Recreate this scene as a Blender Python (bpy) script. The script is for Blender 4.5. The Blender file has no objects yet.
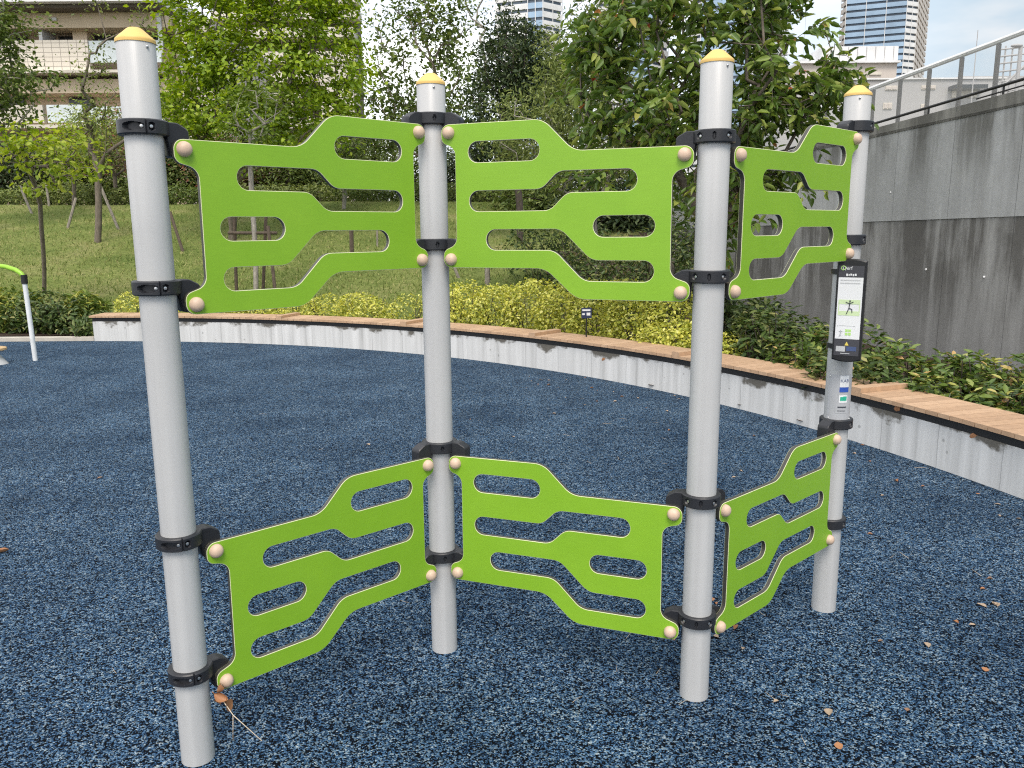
import bpy, bmesh, math, random
import numpy as np
from mathutils import Vector, Matrix
random.seed(7); RNG = np.random.default_rng(11)
R_ = math.radians
scene = bpy.context.scene
COL = scene.collection

# ------------------------------------------------------------------ camera
F_PX = 816.908
CR = Vector((0.99996913, -0.00145979, -0.00772035))
CU = Vector((0.00785715, 0.18578565, 0.98255888))
CF = Vector((0.0, 0.98258921, -0.18579139))
EYE = Vector((0, 0, 1.5))
cam = bpy.data.cameras.new('camera'); camo = bpy.data.objects.new('camera', cam); COL.objects.link(camo)
cam.sensor_width = 36; cam.lens = F_PX / 1024 * 36; cam.clip_start = 0.05; cam.clip_end = 8000
m = Matrix.Identity(4)
for i in range(3):
    m[i][0] = CR[i]; m[i][1] = CU[i]; m[i][2] = -CF[i]; m[i][3] = EYE[i]
camo.matrix_world = m
scene.camera = camo

def ray(px, py): return CR * ((px - 512) / F_PX) - CU * ((py - 384) / F_PX) + CF
def at(px, py, Y):
    d = ray(px, py); return EYE + d * (Y / d.y)
def onz(px, py, z=0.0):
    d = ray(px, py); return EYE + d * ((z - EYE.z) / d.z)

# ------------------------------------------------------------------ materials
def nt(name):
    mt = bpy.data.materials.new(name); mt.use_nodes = True
    n = mt.node_tree; b = n.nodes['Principled BSDF']
    return mt, n, b
def N(n, t, **k):
    x = n.nodes.new(t)
    for a, v in k.items():
        if a in x.inputs: x.inputs[a].default_value = v
        else: setattr(x, a, v)
    return x
def ramp(n, stops, fac=None, interp='LINEAR'):
    r = n.nodes.new('ShaderNodeValToRGB'); e = r.color_ramp.elements; r.color_ramp.interpolation = interp
    e[0].position = stops[0][0]; e[0].color = (*stops[0][1], 1)
    e[len(e) - 1].position = stops[-1][0]; e[len(e) - 1].color = (*stops[-1][1], 1)
    for p, c in stops[1:-1]:
        q = e.new(p); q.color = (*c, 1)
    if fac is not None: n.links.new(fac, r.inputs[0])
    return r
def mix(n, a, b, fac, mode='MIX'):
    x = n.nodes.new('ShaderNodeMix'); x.data_type = 'RGBA'; x.blend_type = mode
    for sock, v in ((x.inputs[0], fac), (x.inputs[6], a), (x.inputs[7], b)):
        if hasattr(v, 'links'): n.links.new(v, sock)
        elif isinstance(v, (int, float)): sock.default_value = v
        else: sock.default_value = (*v, 1)
    return x.outputs[2]
def coords(n, scale=(1, 1, 1), kind='Object', rot=(0, 0, 0)):
    t = n.nodes.new('ShaderNodeTexCoord'); mp = n.nodes.new('ShaderNodeMapping')
    mp.inputs['Scale'].default_value = scale; mp.inputs['Rotation'].default_value = rot
    n.links.new(t.outputs[kind], mp.inputs[0]); return mp.outputs[0]
def noise(n, vec, scale, detail=4, rough=0.55):
    x = N(n, 'ShaderNodeTexNoise', Scale=scale, Detail=detail, Roughness=rough)
    n.links.new(vec, x.inputs['Vector']); return x.outputs['Fac']
def bump(n, b, h, strength=0.3, dist=0.01):
    x = N(n, 'ShaderNodeBump', Strength=strength, Distance=dist)
    n.links.new(h, x.inputs['Height']); n.links.new(x.outputs[0], b.inputs['Normal'])
def plain(name, c, rough=0.5, metal=0.0, var=0.12, vs=6.0, spec=0.5, bmp=0.0, coat=0.0):
    """a procedural material: base colour with slight noise variation and wear"""
    mt, n, b = nt(name)
    v = coords(n)
    f = noise(n, v, vs, 6)
    lo = tuple(x * (1 - var) for x in c); hi = tuple(min(1, x * (1 + var)) for x in c)
    r = ramp(n, [(0.3, lo), (0.7, hi)], f)
    n.links.new(r.outputs[0], b.inputs['Base Color'])
    b.inputs['Roughness'].default_value = rough; b.inputs['Metallic'].default_value = metal
    b.inputs['Specular IOR Level'].default_value = spec
    b.inputs['Coat Weight'].default_value = coat
    if bmp:
        g = noise(n, v, vs * 30, 3); bump(n, b, g, bmp, 0.002)
    return mt
def leafmat(name, stops, trans=0.3, rough=0.5, spec=0.35):
    """each leaf takes its own colour from a range (random per island)"""
    mt, n, b = nt(name)
    g = n.nodes.new('ShaderNodeNewGeometry')
    r = ramp(n, stops, g.outputs['Random Per Island'])
    n.links.new(r.outputs[0], b.inputs['Base Color'])
    b.inputs['Roughness'].default_value = rough; b.inputs['Specular IOR Level'].default_value = spec
    t = n.nodes.new('ShaderNodeBsdfTranslucent')
    hs = N(n, 'ShaderNodeHueSaturation', Hue=0.49, Saturation=1.1, Value=1.25)
    n.links.new(r.outputs[0], hs.inputs['Color']); n.links.new(hs.outputs[0], t.inputs['Color'])
    ms = n.nodes.new('ShaderNodeMixShader'); ms.inputs[0].default_value = trans
    n.links.new(b.outputs[0], ms.inputs[1]); n.links.new(t.outputs[0], ms.inputs[2])
    n.links.new(ms.outputs[0], n.nodes['Material Output'].inputs['Surface'])
    return mt

M = {}
# rubber granules
mt, n, b = nt('blue_rubber_granules'); M['rubber'] = mt
v = coords(n)
vo = N(n, 'ShaderNodeTexVoronoi', Scale=205.0); n.links.new(v, vo.inputs['Vector'])
sep = n.nodes.new('ShaderNodeSeparateColor'); n.links.new(vo.outputs['Color'], sep.inputs[0])
vo2 = N(n, 'ShaderNodeTexVoronoi', Scale=88.0); n.links.new(v, vo2.inputs['Vector'])
sp2 = n.nodes.new('ShaderNodeSeparateColor'); n.links.new(vo2.outputs['Color'], sp2.inputs[0])
def mth(op, a, b_):
    x = n.nodes.new('ShaderNodeMath'); x.operation = op
    for i, q in enumerate((a, b_)):
        if hasattr(q, 'links'): n.links.new(q, x.inputs[i])
        else: x.inputs[i].default_value = q
    return x.outputs[0]
# grains: each its own colour, with neighbouring grains tending to clump dark or light
kk = mth('ADD', mth('MULTIPLY', sep.outputs[0], 0.74), mth('MULTIPLY', sp2.outputs[0], 0.26))
rr = ramp(n, [(0.0, (0.0015, 0.002, 0.003)), (0.42, (0.003, 0.005, 0.009)), (0.46, (0.010, 0.030, 0.070)), (0.57, (0.030, 0.082, 0.172)), (0.69, (0.078, 0.163, 0.285)), (0.79, (0.14, 0.22, 0.30)), (0.88, (0.26, 0.34, 0.40)), (1.0, (0.42, 0.48, 0.50))], kk)
big = noise(n, v, 1.3, 5)
bigr = ramp(n, [(0.3, (0.66, 0.70, 0.74)), (0.7, (1.3, 1.26, 1.22))], big)
med = noise(n, v, 9.0, 3)
medr = ramp(n, [(0.3, (0.85, 0.85, 0.85)), (0.7, (1.15, 1.15, 1.15))], med)
c = mix(n, rr.outputs[0], bigr.outputs[0], 1.0, 'MULTIPLY')
c = mix(n, c, medr.outputs[0], 1.0, 'MULTIPLY')
n.links.new(c, b.inputs['Base Color']); b.inputs['Roughness'].default_value = 0.8; b.inputs['Specular IOR Level'].default_value = 0.08
inv = N(n, 'ShaderNodeMath', operation='SUBTRACT'); inv.inputs[0].default_value = 1.0
ml = N(n, 'ShaderNodeMath', operation='MULTIPLY'); n.links.new(vo.outputs['Distance'], ml.inputs[0]); ml.inputs[1].default_value = 1.6
n.links.new(ml.outputs[0], inv.inputs[1])
bump(n, b, inv.outputs[0], 0.9, 0.005)

# lawn
mt, n, b = nt('mown_lawn'); M['lawn'] = mt
v = coords(n)
f1 = noise(n, v, 0.55, 8, 0.65); f2 = noise(n, v, 14, 6, 0.7)
g1 = ramp(n, [(0.3, (0.125, 0.18, 0.046)), (0.5, (0.215, 0.26, 0.078)), (0.63, (0.30, 0.305, 0.125)), (0.73, (0.37, 0.31, 0.165))], f1)
g2 = ramp(n, [(0.3, (0.5, 0.55, 0.5)), (0.7, (1.35, 1.3, 1.25))], f2)
n.links.new(mix(n, g1.outputs[0], g2.outputs[0], 1.0, 'MULTIPLY'), b.inputs['Base Color'])
b.inputs['Roughness'].default_value = 0.95; b.inputs['Specular IOR Level'].default_value = 0.1
bump(n, b, noise(n, v, 40, 5, 0.8), 0.9, 0.05)
# mulch / soil
mt, n, b = nt('brown_mulch'); M['soil'] = mt
v = coords(n)
f = noise(n, v, 30, 6, 0.8)
r = ramp(n, [(0.3, (0.025, 0.016, 0.011)), (0.55, (0.075, 0.045, 0.03)), (0.72, (0.16, 0.1, 0.06))], f)
n.links.new(r.outputs[0], b.inputs['Base Color']); b.inputs['Roughness'].default_value = 0.95
bump(n, b, f, 1.0, 0.04)
M['earth'] = plain('pale_earth', (0.16, 0.15, 0.11), 0.95, vs=0.02)

# big retaining wall concrete (object X runs along the wall, Z up)
def math_(op, a, b_=None, clamp=False):
    x = n.nodes.new('ShaderNodeMath'); x.operation = op; x.use_clamp = clamp
    for i, q in enumerate((a, b_)):
        if q is None: continue
        if hasattr(q, 'links'): n.links.new(q, x.inputs[i])
        else: x.inputs[i].default_value = q
    return x.outputs[0]
def wall_concrete(name, light, dark, zstops, lo, hi, bias):
    """old formwork concrete with rain streaks; zstops: how dirty the pour is over its height"""
    global n, b
    mt, n, b = nt(name)
    v = coords(n)
    s1 = noise(n, coords(n, (2.5, 2.5, 0.34)), 1.0, 8, 0.62); s1b = noise(n, coords(n, (7, 7, 0.5)), 1.0, 6, 0.65)
    s2 = noise(n, coords(n, (26, 26, 0.6)), 1.0, 4, 0.6); s3 = noise(n, v, 3.0, 9, 0.72); s4 = noise(n, v, 0.7, 4, 0.5)
    xyz = n.nodes.new('ShaderNodeSeparateXYZ'); n.links.new(v, xyz.inputs[0])
    zz = math_('ADD', xyz.outputs[2], math_('MULTIPLY', xyz.outputs[0], 0.0126))
    zr = ramp(n, zstops, math_('DIVIDE', math_('SUBTRACT', zz, lo), hi - lo))
    k = math_('ADD', math_('ADD', math_('MULTIPLY', s1, 0.62), math_('MULTIPLY', s1b, 0.2)), math_('MULTIPLY', s3, 0.18))
    sr = ramp(n, [(0.44 + bias, (0,) * 3), (0.50 + bias, (0.45,) * 3), (0.555 + bias, (1,) * 3)], k)
    dirt = math_('MULTIPLY', zr.outputs[0], sr.outputs[0], True)
    c = mix(n, light, dark, dirt)
    c = mix(n, c, ramp(n, [(0.3, (0.93,) * 3), (0.7, (1.05,) * 3)], s2).outputs[0], 1.0, 'MULTIPLY')
    c = mix(n, c, ramp(n, [(0.3, (0.84,) * 3), (0.7, (1.14,) * 3)], s3).outputs[0], 1.0, 'MULTIPLY')
    c = mix(n, c, ramp(n, [(0.35, (0.88,) * 3), (0.65, (1.1,) * 3)], s4).outputs[0], 1.0, 'MULTIPLY')
    # lime runs and board joints
    w1 = ramp(n, [(0.60, (0,) * 3), (0.66, (0.38,) * 3)], s1b); c = mix(n, c, (0.42, 0.42, 0.41), w1.outputs[0])
    ln = math_('LESS_THAN', math_('FRACT', math_('ADD', math_('MULTIPLY', xyz.outputs[0], 1.11), 0.3)), 0.009)
    c = mix(n, c, (0.06, 0.06, 0.06), math_('MULTIPLY', ln, math_('MULTIPLY', s1, 1.1)))
    n.links.new(c, b.inputs['Base Color']); b.inputs['Roughness'].default_value = 0.85
    bump(n, b, s3, 0.25, 0.02); return mt
M['wall_low'] = wall_concrete('stained_lower_concrete', (0.39, 0.39, 0.38), (0.125, 0.121, 0.113), [(0.0, (0.25,) * 3), (0.25, (0.45,) * 3), (0.6, (0.9,) * 3), (1.0, (1,) * 3)], 0.0, 1.66, -0.03)
M['wall_up'] = wall_concrete('pale_upper_concrete', (0.45, 0.46, 0.46), (0.16, 0.16, 0.15), [(0.0, (0.15,) * 3), (0.35, (0.35,) * 3), (0.8, (0.95,) * 3), (1.0, (1,) * 3)], 1.66, 2.8, 0.0)
M['wall_cap'] = wall_concrete('dirty_coping_concrete', (0.30, 0.295, 0.27), (0.10, 0.098, 0.088), [(0.0, (0.7,) * 3), (1.0, (1,) * 3)], 2.7, 3.1, -0.03)

# bench wall concrete: Object coords = world axes round arc centre; vertical boards by angle
mt, n, b = nt('board_marked_concrete'); M['benchconc'] = mt
v = coords(n); xyz = n.nodes.new('ShaderNodeSeparateXYZ'); n.links.new(v, xyz.inputs[0])
ang = math_('ARCTAN2', xyz.outputs[1], xyz.outputs[0])
arc = math_('MULTIPLY', ang, 9.27)
cmb = n.nodes.new('ShaderNodeCombineXYZ'); n.links.new(arc, cmb.inputs[0]); n.links.new(xyz.outputs[2], cmb.inputs[2])
mp = n.nodes.new('ShaderNodeMapping'); mp.inputs['Scale'].default_value = (9, 1, 0.5); n.links.new(cmb.outputs[0], mp.inputs[0])
mp2 = n.nodes.new('ShaderNodeMapping'); mp2.inputs['Scale'].default_value = (1.7, 1, 2.4); n.links.new(cmb.outputs[0], mp2.inputs[0])
st = noise(n, mp.outputs[0], 1.0, 5, 0.6)
base = ramp(n, [(0.28, (0.36, 0.36, 0.35)), (0.42, (0.54, 0.54, 0.53)), (0.55, (0.63, 0.63, 0.62)), (0.72, (0.71, 0.71, 0.70))], st)
bl = noise(n, mp2.outputs[0], 1.5, 7, 0.62)
zr = ramp(n, [(0.0, (0.25,) * 3), (0.12, (0.05,) * 3), (0.45, (0.0,) * 3), (0.7, (0.5,) * 3), (1.0, (1.0,) * 3)], math_('DIVIDE', xyz.outputs[2], 0.32))
stn = ramp(n, [(0.502, (0,) * 3), (0.55, (0.92,) * 3)], math_('ADD', math_('MULTIPLY', zr.outputs[0], 0.22), math_('MULTIPLY', bl, 0.72)))
c = mix(n, base.outputs[0], (0.09, 0.08, 0.062), stn.outputs[0])
pv = N(n, 'ShaderNodeTexVoronoi', Scale=7.0); n.links.new(cmb.outputs[0], pv.inputs['Vector'])
c = mix(n, c, (0.25, 0.25, 0.24), math_('MULTIPLY', math_('LESS_THAN', pv.outputs['Distance'], 0.09), 0.6))
w2 = math_('LESS_THAN', math_('FRACT', math_('ADD', math_('MULTIPLY', arc, 2.1), math_('MULTIPLY', bl, 0.05))), 0.012)
c = mix(n, c, (0.2, 0.2, 0.2), math_('MULTIPLY', w2, 0.5))
n.links.new(c, b.inputs['Base Color']); b.inputs['Roughness'].default_value = 0.85
bump(n, b, st, 0.3, 0.01)

# wood slats
mt, n, b = nt('tan_decking'); M['slat'] = mt
v = coords(n); g = n.nodes.new('ShaderNodeNewGeometry')
r1 = ramp(n, [(0.0, (0.42, 0.27, 0.165)), (0.5, (0.475, 0.31, 0.19)), (1.0, (0.53, 0.355, 0.225))], g.outputs['Random Per Island'])
f = ramp(n, [(0.3, (0.85,) * 3), (0.7, (1.1,) * 3)], noise(n, v, 22, 5))
n.links.new(mix(n, r1.outputs[0], f.outputs[0], 1.0, 'MULTIPLY'), b.inputs['Base Color']); b.inputs['Roughness'].default_value = 0.7
M['black'] = plain('black_steel', (0.012, 0.012, 0.013), 0.5)

# frame materials
mt, n, b = nt('pale_grey_post_paint'); M['post'] = mt
v = coords(n)
f = noise(n, v, 2.2, 7, 0.7); vv = coords(n, (40, 40, 0.7)); s = noise(n, vv, 1.0, 4)
r = ramp(n, [(0.25, (0.47, 0.472, 0.47)), (0.75, (0.545, 0.547, 0.545))], s)
d = ramp(n, [(0.30, (0.93,) * 3), (0.66, (1.02,) * 3), (0.8, (0.9, 0.88, 0.84))], f)
n.links.new(mix(n, r.outputs[0], d.outputs[0], 1.0, 'MULTIPLY'), b.inputs['Base Color'])
b.inputs['Roughness'].default_value = 0.38; b.inputs['Metallic'].default_value = 0.0
M['cap'] = plain('yellow_plastic', (0.76, 0.50, 0.155), 0.55, var=0.08)
M['clamp'] = plain('black_plastic', (0.018, 0.019, 0.023), 0.42, var=0.25, bmp=0.2)
M['ball'] = plain('beige_plastic', (0.64, 0.47, 0.35), 0.5, var=0.12, vs=25)
M['steel'] = plain('bright_steel', (0.6, 0.6, 0.6), 0.3, 0.9)
mt, n, b = nt('lime_green_board'); M['green'] = mt
v = coords(n); f = noise(n, v, 3.0, 7, 0.6)
r = ramp(n, [(0.25, (0.212, 0.428, 0.02)), (0.75, (0.262, 0.49, 0.028))], f)
fs = noise(n, coords(n, (1, 12, 1)), 25, 4, 0.8); rs = ramp(n, [(0.3, (0.93,) * 3), (0.75, (1.03,) * 3)], fs)
n.links.new(mix(n, r.outputs[0], rs.outputs[0], 1.0, 'MULTIPLY'), b.inputs['Base Color'])
rg = ramp(n, [(0.3, (0.33,) * 3), (0.7, (0.5,) * 3)], noise(n, v, 7, 6, 0.7)); n.links.new(rg.outputs[0], b.inputs['Roughness'])
bump(n, b, noise(n, v, 220, 2), 0.08, 0.001)
M['bevel'] = plain('cream_core_edge', (0.68, 0.70, 0.42), 0.55)
M['side'] = plain('grey_core_side', (0.06, 0.057, 0.05), 0.45, vs=20)

def island_ramp(name, stops, rough=0.6):
    mt, n, b = nt(name); g = n.nodes.new('ShaderNodeNewGeometry')
    r = ramp(n, stops, g.outputs['Random Per Island']); n.links.new(r.outputs[0], b.inputs['Base Color'])
    b.inputs['Roughness'].default_value = rough; return mt
def bark(name, c):
    mt, n, b = nt(name); v = coords(n, (1, 1, 0.3)); f = noise(n, v, 26, 6, 0.75)
    r = ramp(n, [(0.3, tuple(x * .5 for x in c)), (0.7, tuple(x * 1.4 for x in c))], f)
    n.links.new(r.outputs[0], b.inputs['Base Color']); b.inputs['Roughness'].default_value = 0.9
    bump(n, b, f, 0.6, 0.02); return mt
M['bark'] = bark('grey_brown_bark', (0.17, 0.14, 0.11)); M['barkd'] = bark('dark_bark', (0.07, 0.055, 0.045)); M['barkl'] = bark('pale_bark', (0.34, 0.31, 0.27))
M['stake'] = bark('weathered_pole', (0.27, 0.24, 0.2)); M['staked'] = bark('dark_brown_pole', (0.10, 0.075, 0.055))

# ------------------------------------------------------------------ object helpers
def link(o): COL.objects.link(o); return o
def tag(o, label=None, cat=None, group=None, kind=None):
    if label: o['label'] = label
    if cat: o['category'] = cat
    if group: o['group'] = group
    if kind: o['kind'] = kind
    return o
def thing(name, label, cat, loc=(0, 0, 0), group=None, kind=None, rz=0):
    o = link(bpy.data.objects.new(name, None)); o.location = loc; o.rotation_euler = (0, 0, rz); o.empty_display_size = 0.2
    return tag(o, label, cat, group, kind)
class MB:
    """collects shapes of one mesh, in the coordinates of its own object"""
    def __init__(s): s.v = []; s.f = []; s.mi = []
    def add(s, v, f, mi=0):
        k = len(s.v); s.v += [tuple(x) for x in v]; s.f += [tuple(i + k for i in q) for q in f]; s.mi += [mi] * len(f); return s
    def box(s, lo, hi, mi=0, mat=None):
        x0, y0, z0 = lo; x1, y1, z1 = hi
        v = [(x0, y0, z0), (x1, y0, z0), (x1, y1, z0), (x0, y1, z0), (x0, y0, z1), (x1, y0, z1), (x1, y1, z1), (x0, y1, z1)]
        if mat is not None: v = [mat @ Vector(q) for q in v]
        return s.add(v, [(0, 3, 2, 1), (4, 5, 6, 7), (0, 1, 5, 4), (1, 2, 6, 5), (2, 3, 7, 6), (3, 0, 4, 7)], mi)
    def tube(s, pts, rad, seg=8, mi=0, cap=True):
        pts = [Vector(p) for p in pts]
        if not hasattr(rad, '__len__'): rad = [rad] * len(pts)
        v = []; f = []; prev = None
        for i, p in enumerate(pts):
            d = (pts[min(i + 1, len(pts) - 1)] - pts[max(i - 1, 0)]).normalized()
            if prev is None:
                a = d.cross(Vector((0, 0, 1)));
                if a.length < 1e-3: a = d.cross(Vector((0, 1, 0)))
                a.normalize()
            else:
                a = (prev - d * prev.dot(d)).normalized()
            prev = a; bb = d.cross(a)
            for k in range(seg):
                t = 2 * math.pi * k / seg; v.append(p + (a * math.cos(t) + bb * math.sin(t)) * rad[i])
        for i in range(len(pts) - 1):
            for k in range(seg):
                f.append((i * seg + k, i * seg + (k + 1) % seg, (i + 1) * seg + (k + 1) % seg, (i + 1) * seg + k))
        if cap:
            f.append(tuple(range(seg - 1, -1, -1))); f.append(tuple((len(pts) - 1) * seg + k for k in range(seg)))
        return s.add(v, f, mi)
    def lathe(s, prof, seg=32, mi=0, centre=(0, 0, 0), sz=1.0, closed=False):
        cx_, cy_, cz_ = centre; v = []; f = []
        for r, z in prof:
            for k in range(seg):
                t = 2 * math.pi * k / seg; v.append((cx_ + r * math.cos(t), cy_ + r * math.sin(t), cz_ + z * sz))
        L = len(prof)
        for i in range(L - 1 if not closed else L):
            j = (i + 1) % L
            for k in range(seg): f.append((i * seg + k, i * seg + (k + 1) % seg, j * seg + (k + 1) % seg, j * seg + k))
        return s.add(v, f, mi)
    def prism(s, poly, z0, z1, mi=0):
        L = len(poly); v = [(*p, z0) for p in poly] + [(*p, z1) for p in poly]
        f = [tuple(range(L - 1, -1, -1)), tuple(range(L, 2 * L))] + [(i, (i + 1) % L, L + (i + 1) % L, L + i) for i in range(L)]
        return s.add(v, f, mi)
    def ball(s, c, r, seg=14, rings=8, sc=(1, 1, 1), mi=0):
        v = []; f = []
        for i in range(rings + 1):
            ph = math.pi * i / rings
            for k in range(seg):
                t = 2 * math.pi * k / seg
                v.append((c[0] + r * sc[0] * math.sin(ph) * math.cos(t), c[1] + r * sc[1] * math.sin(ph) * math.sin(t), c[2] + r * sc[2] * math.cos(ph)))
        for i in range(rings):
            for k in range(seg): f.append((i * seg + k, (i + 1) * seg + k, (i + 1) * seg + (k + 1) % seg, i * seg + (k + 1) % seg))
        return s.add(v, f, mi)
    def mesh(s, name, mats, smooth=False, angle=None):
        me = bpy.data.meshes.new(name); me.from_pydata(s.v, [], s.f)
        for q in (mats if isinstance(mats, (list, tuple)) else [mats]): me.materials.append(q)
        me.polygons.foreach_set('material_index', s.mi)
        bm = bmesh.new(); bm.from_mesh(me); bmesh.ops.remove_doubles(bm, verts=bm.verts, dist=1e-6)
        bmesh.ops.recalc_face_normals(bm, faces=bm.faces); bm.to_mesh(me); bm.free()
        if smooth: me.shade_smooth()
        if angle: me.set_sharp_from_angle(angle=R_(angle))
        return me
    def build(s, name, mats, parent=None, loc=(0, 0, 0), smooth=False, angle=None):
        o = link(bpy.data.objects.new(name, s.mesh(name, mats, smooth, angle))); o.location = loc
        if parent: o.parent = parent
        return o
def obj(name, me, parent=None, loc=(0, 0, 0)):
    o = link(bpy.data.objects.new(name, me)); o.location = loc
    if parent: o.parent = parent
    return o

# ------------------------------------------------------------------ world and sun
SUN_EL, SUN_AZ = 55.0, 176.0      # azimuth clockwise from +Y : soft light from behind the camera
w = bpy.data.worlds.new('World'); scene.world = w; w.use_nodes = True
n = w.node_tree; bg = n.nodes['Background']
sky = n.nodes.new('ShaderNodeTexSky'); sky.sky_type = 'NISHITA'; sky.sun_disc = False
sky.sun_elevation = R_(SUN_EL); sky.sun_rotation = R_(SUN_AZ); sky.dust_density = 2.0; sky.air_density = 1.0; sky.ozone_density = 1.0
tc = n.nodes.new('ShaderNodeTexCoord'); mp = n.nodes.new('ShaderNodeMapping'); mp.inputs['Scale'].default_value = (1.6, 1.6, 4.5)
mp.inputs['Location'].default_value = (0.35, 0.1, 0.2)
n.links.new(tc.outputs['Generated'], mp.inputs[0])
cf = noise(n, mp.outputs[0], 1.6, 7, 0.55)
cr = ramp(n, [(0.36, (0.42,) * 3), (0.52, (0.8,) * 3), (0.64, (0.97,) * 3)], cf)
cn = noise(n, mp.outputs[0], 3.1, 5, 0.5)
cc = ramp(n, [(0.3, (6.5, 6.6, 6.8)), (0.7, (8.9, 8.75, 8.5))], cn)
sx = n.nodes.new('ShaderNodeSeparateXYZ'); n.links.new(tc.outputs['Generated'], sx.inputs[0])
clr = n.nodes.new('ShaderNodeMapRange'); clr.inputs['From Min'].default_value = 0.22; clr.inputs['From Max'].default_value = 0.5; clr.interpolation_type = 'SMOOTHSTEP'; n.links.new(sx.outputs[0], clr.inputs['Value'])
cr2 = ramp(n, [(0.38, (0.05,) * 3), (0.52, (0.4,) * 3), (0.66, (0.95,) * 3)], cn)
thin = mix(n, (1.9, 2.8, 3.55), (3.9, 4.05, 4.2), cr2.outputs[0])
full = mix(n, sky.outputs[0], cc.outputs[0], cr.outputs[0])
n.links.new(mix(n, full, thin, clr.outputs[0]), bg.inputs['Color'])
bg.inputs['Strength'].default_value = 0.115
sl = bpy.data.lights.new('sun', 'SUN'); sl.energy = 1.35; sl.angle = R_(24); sl.color = (1.0, 0.92, 0.82)
so = link(bpy.data.objects.new('sun', sl))
az = R_(SUN_AZ); el = R_(SUN_EL)
sd = Vector((math.sin(az) * math.cos(el), math.cos(az) * math.cos(el), math.sin(el)))
so.rotation_euler = sd.to_track_quat('Z', 'Y').to_euler(); so.location = (0, 0, 30)
scene.view_settings.view_transform = 'Standard'; scene.view_settings.look = 'None'; scene.view_settings.gamma = 1.0
scene.view_settings.exposure = 0.95
scene.cycles.max_bounces = 6; scene.cycles.diffuse_bounces = 3; scene.cycles.glossy_bounces = 3; scene.cycles.transmission_bounces = 5; scene.cycles.transparent_max_bounces = 8
scene.cycles.use_denoising = False; scene.cycles.filter_width = 1.15

# ------------------------------------------------------------------ ground
CX, CY, RAD = -6.1654, 2.1658, 9.273
def lawn_z(x, y):
    t = y - 12.6
    if t <= 0: z = 0.04
    else: z = 0.04 + 0.192 * (math.sqrt(t * t + 0.4) - 0.63) if t < 12.6 else 0.04 + 0.192 * (12.6 - 0.6)
    return z + 0.05 * math.sin(x * 0.5 + 1) * math.sin(y * 0.4) * min(1, max(0, t) / 3)
g = MB(); g.add([(-4000, -4000, -0.08), (4000, -4000, -0.08), (4000, 4000, -0.08), (-4000, 4000, -0.08)], [(0, 1, 2, 3)])
tag(g.build('ground', M['earth']), 'pale earth reaching to the horizon', kind='structure')
g = MB(); g.add([(-30, -25, 0), (30, -25, 0), (30, 11.52, 0), (-30, 11.52, 0)], [(0, 1, 2, 3)])
tag(g.build('playground_surface', M['rubber']), 'speckled dark blue rubber granule playground surface', kind='structure')
g = MB(); st_ = 0.3; xs = np.arange(-62, 34, st_); ys = np.arange(-14, 62, st_)
idx = {}
def vid(i, j):
    if (i, j) not in idx:
        x = xs[i]; y = ys[j]; idx[(i, j)] = len(g.v); g.v.append((x, y, lawn_z(x, y)))
    return idx[(i, j)]
for i in range(len(xs) - 1):
    for j in range(len(ys) - 1):
        x = xs[i] + st_ / 2; y = ys[j] + st_ / 2
        rr_ = math.hypot(x - CX, y - CY)
        if x < -5.8:
            if y < 11.8: continue
        elif rr_ < RAD + 0.17: continue
        if x < -30 and y < 11.5 : continue
        g.f.append((vid(i, j), vid(i + 1, j), vid(i + 1, j + 1), vid(i, j + 1)))
        soil = (x > -5.8 and rr_ < RAD + 1.9) or (x > 0.6 and y < 17 + x) or (x < -5.8 and y < 13) or y > 25.6
        g.mi.append(1 if soil else 0)
tag(g.build('lawn_slope', [M['lawn'], M['soil']], smooth=True), 'grass bank rising behind the curved bench', kind='structure')
g = MB(); g.box((-30, 11.46, 0.0), (-5.9, 11.62, 0.05)); M['kerb'] = plain('kerb_concrete', (0.5, 0.46, 0.4), 0.85, vs=9)
tag(g.build('kerb', M['kerb']), 'low pale concrete kerb edging the rubber surface', kind='structure')

# ------------------------------------------------------------------ bench
A0 = math.atan2(11.45 - CY, -5.88 - CX); A1 = R_(-28)
bench = thing('curved_bench', 'long curved bench of pale board-marked concrete topped with tan wooden slats', 'bench', (CX, CY, 0))
def arcprism(mb, r0, r1, a0, a1, z0, z1, nseg):
    v = []; f = []
    for i in range(nseg + 1):
        a = a0 + (a1 - a0) * i / nseg; c_, s_ = math.cos(a), math.sin(a)
        v += [(r0 * c_, r0 * s_, z0), (r1 * c_, r1 * s_, z0), (r1 * c_, r1 * s_, z1), (r0 * c_, r0 * s_, z1)]
    for i in range(nseg):
        k = 4 * i
        for q in range(4): f.append((k + q, k + (q + 1) % 4, k + 4 + (q + 1) % 4, k + 4 + q))
    f += [(0, 3, 2, 1), (4 * nseg, 4 * nseg + 1, 4 * nseg + 2, 4 * nseg + 3)]
    mb.add(v, f)
wl = MB(); arcprism(wl, RAD, RAD + 0.36, A0, A1, -0.05, 0.278, 160); wl.build('wall', M['benchconc'], bench)
rl = MB(); arcprism(rl, RAD + 0.004, RAD + 0.34, A0, A1, 0.279, 0.3335, 160); rl.build('support_rail', M['black'], bench)
sm = MB(); pitch = 0.094 / RAD; nsl = int((A0 - A1) / pitch); every = round(2.0 / 0.094)
first = int((A0 - math.atan2(10.86 - CY, -3.09 - CX)) / pitch)
for k in range(nsl):
    a_hi = A0 + 0.003 - k * pitch; a_lo = a_hi - pitch * 0.955
    raised = (k - first) % every == 0
    t = MB() if raised else sm
    arcprism(t, RAD - 0.03 + random.uniform(-.002, .002), RAD + 0.41, a_lo, a_hi, 0.334, 0.361 + random.uniform(-.0004, .0004) + (0.034 if raised else 0), 1)
    if raised: t.build('raised_slat', M['slat'], bench)
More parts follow.
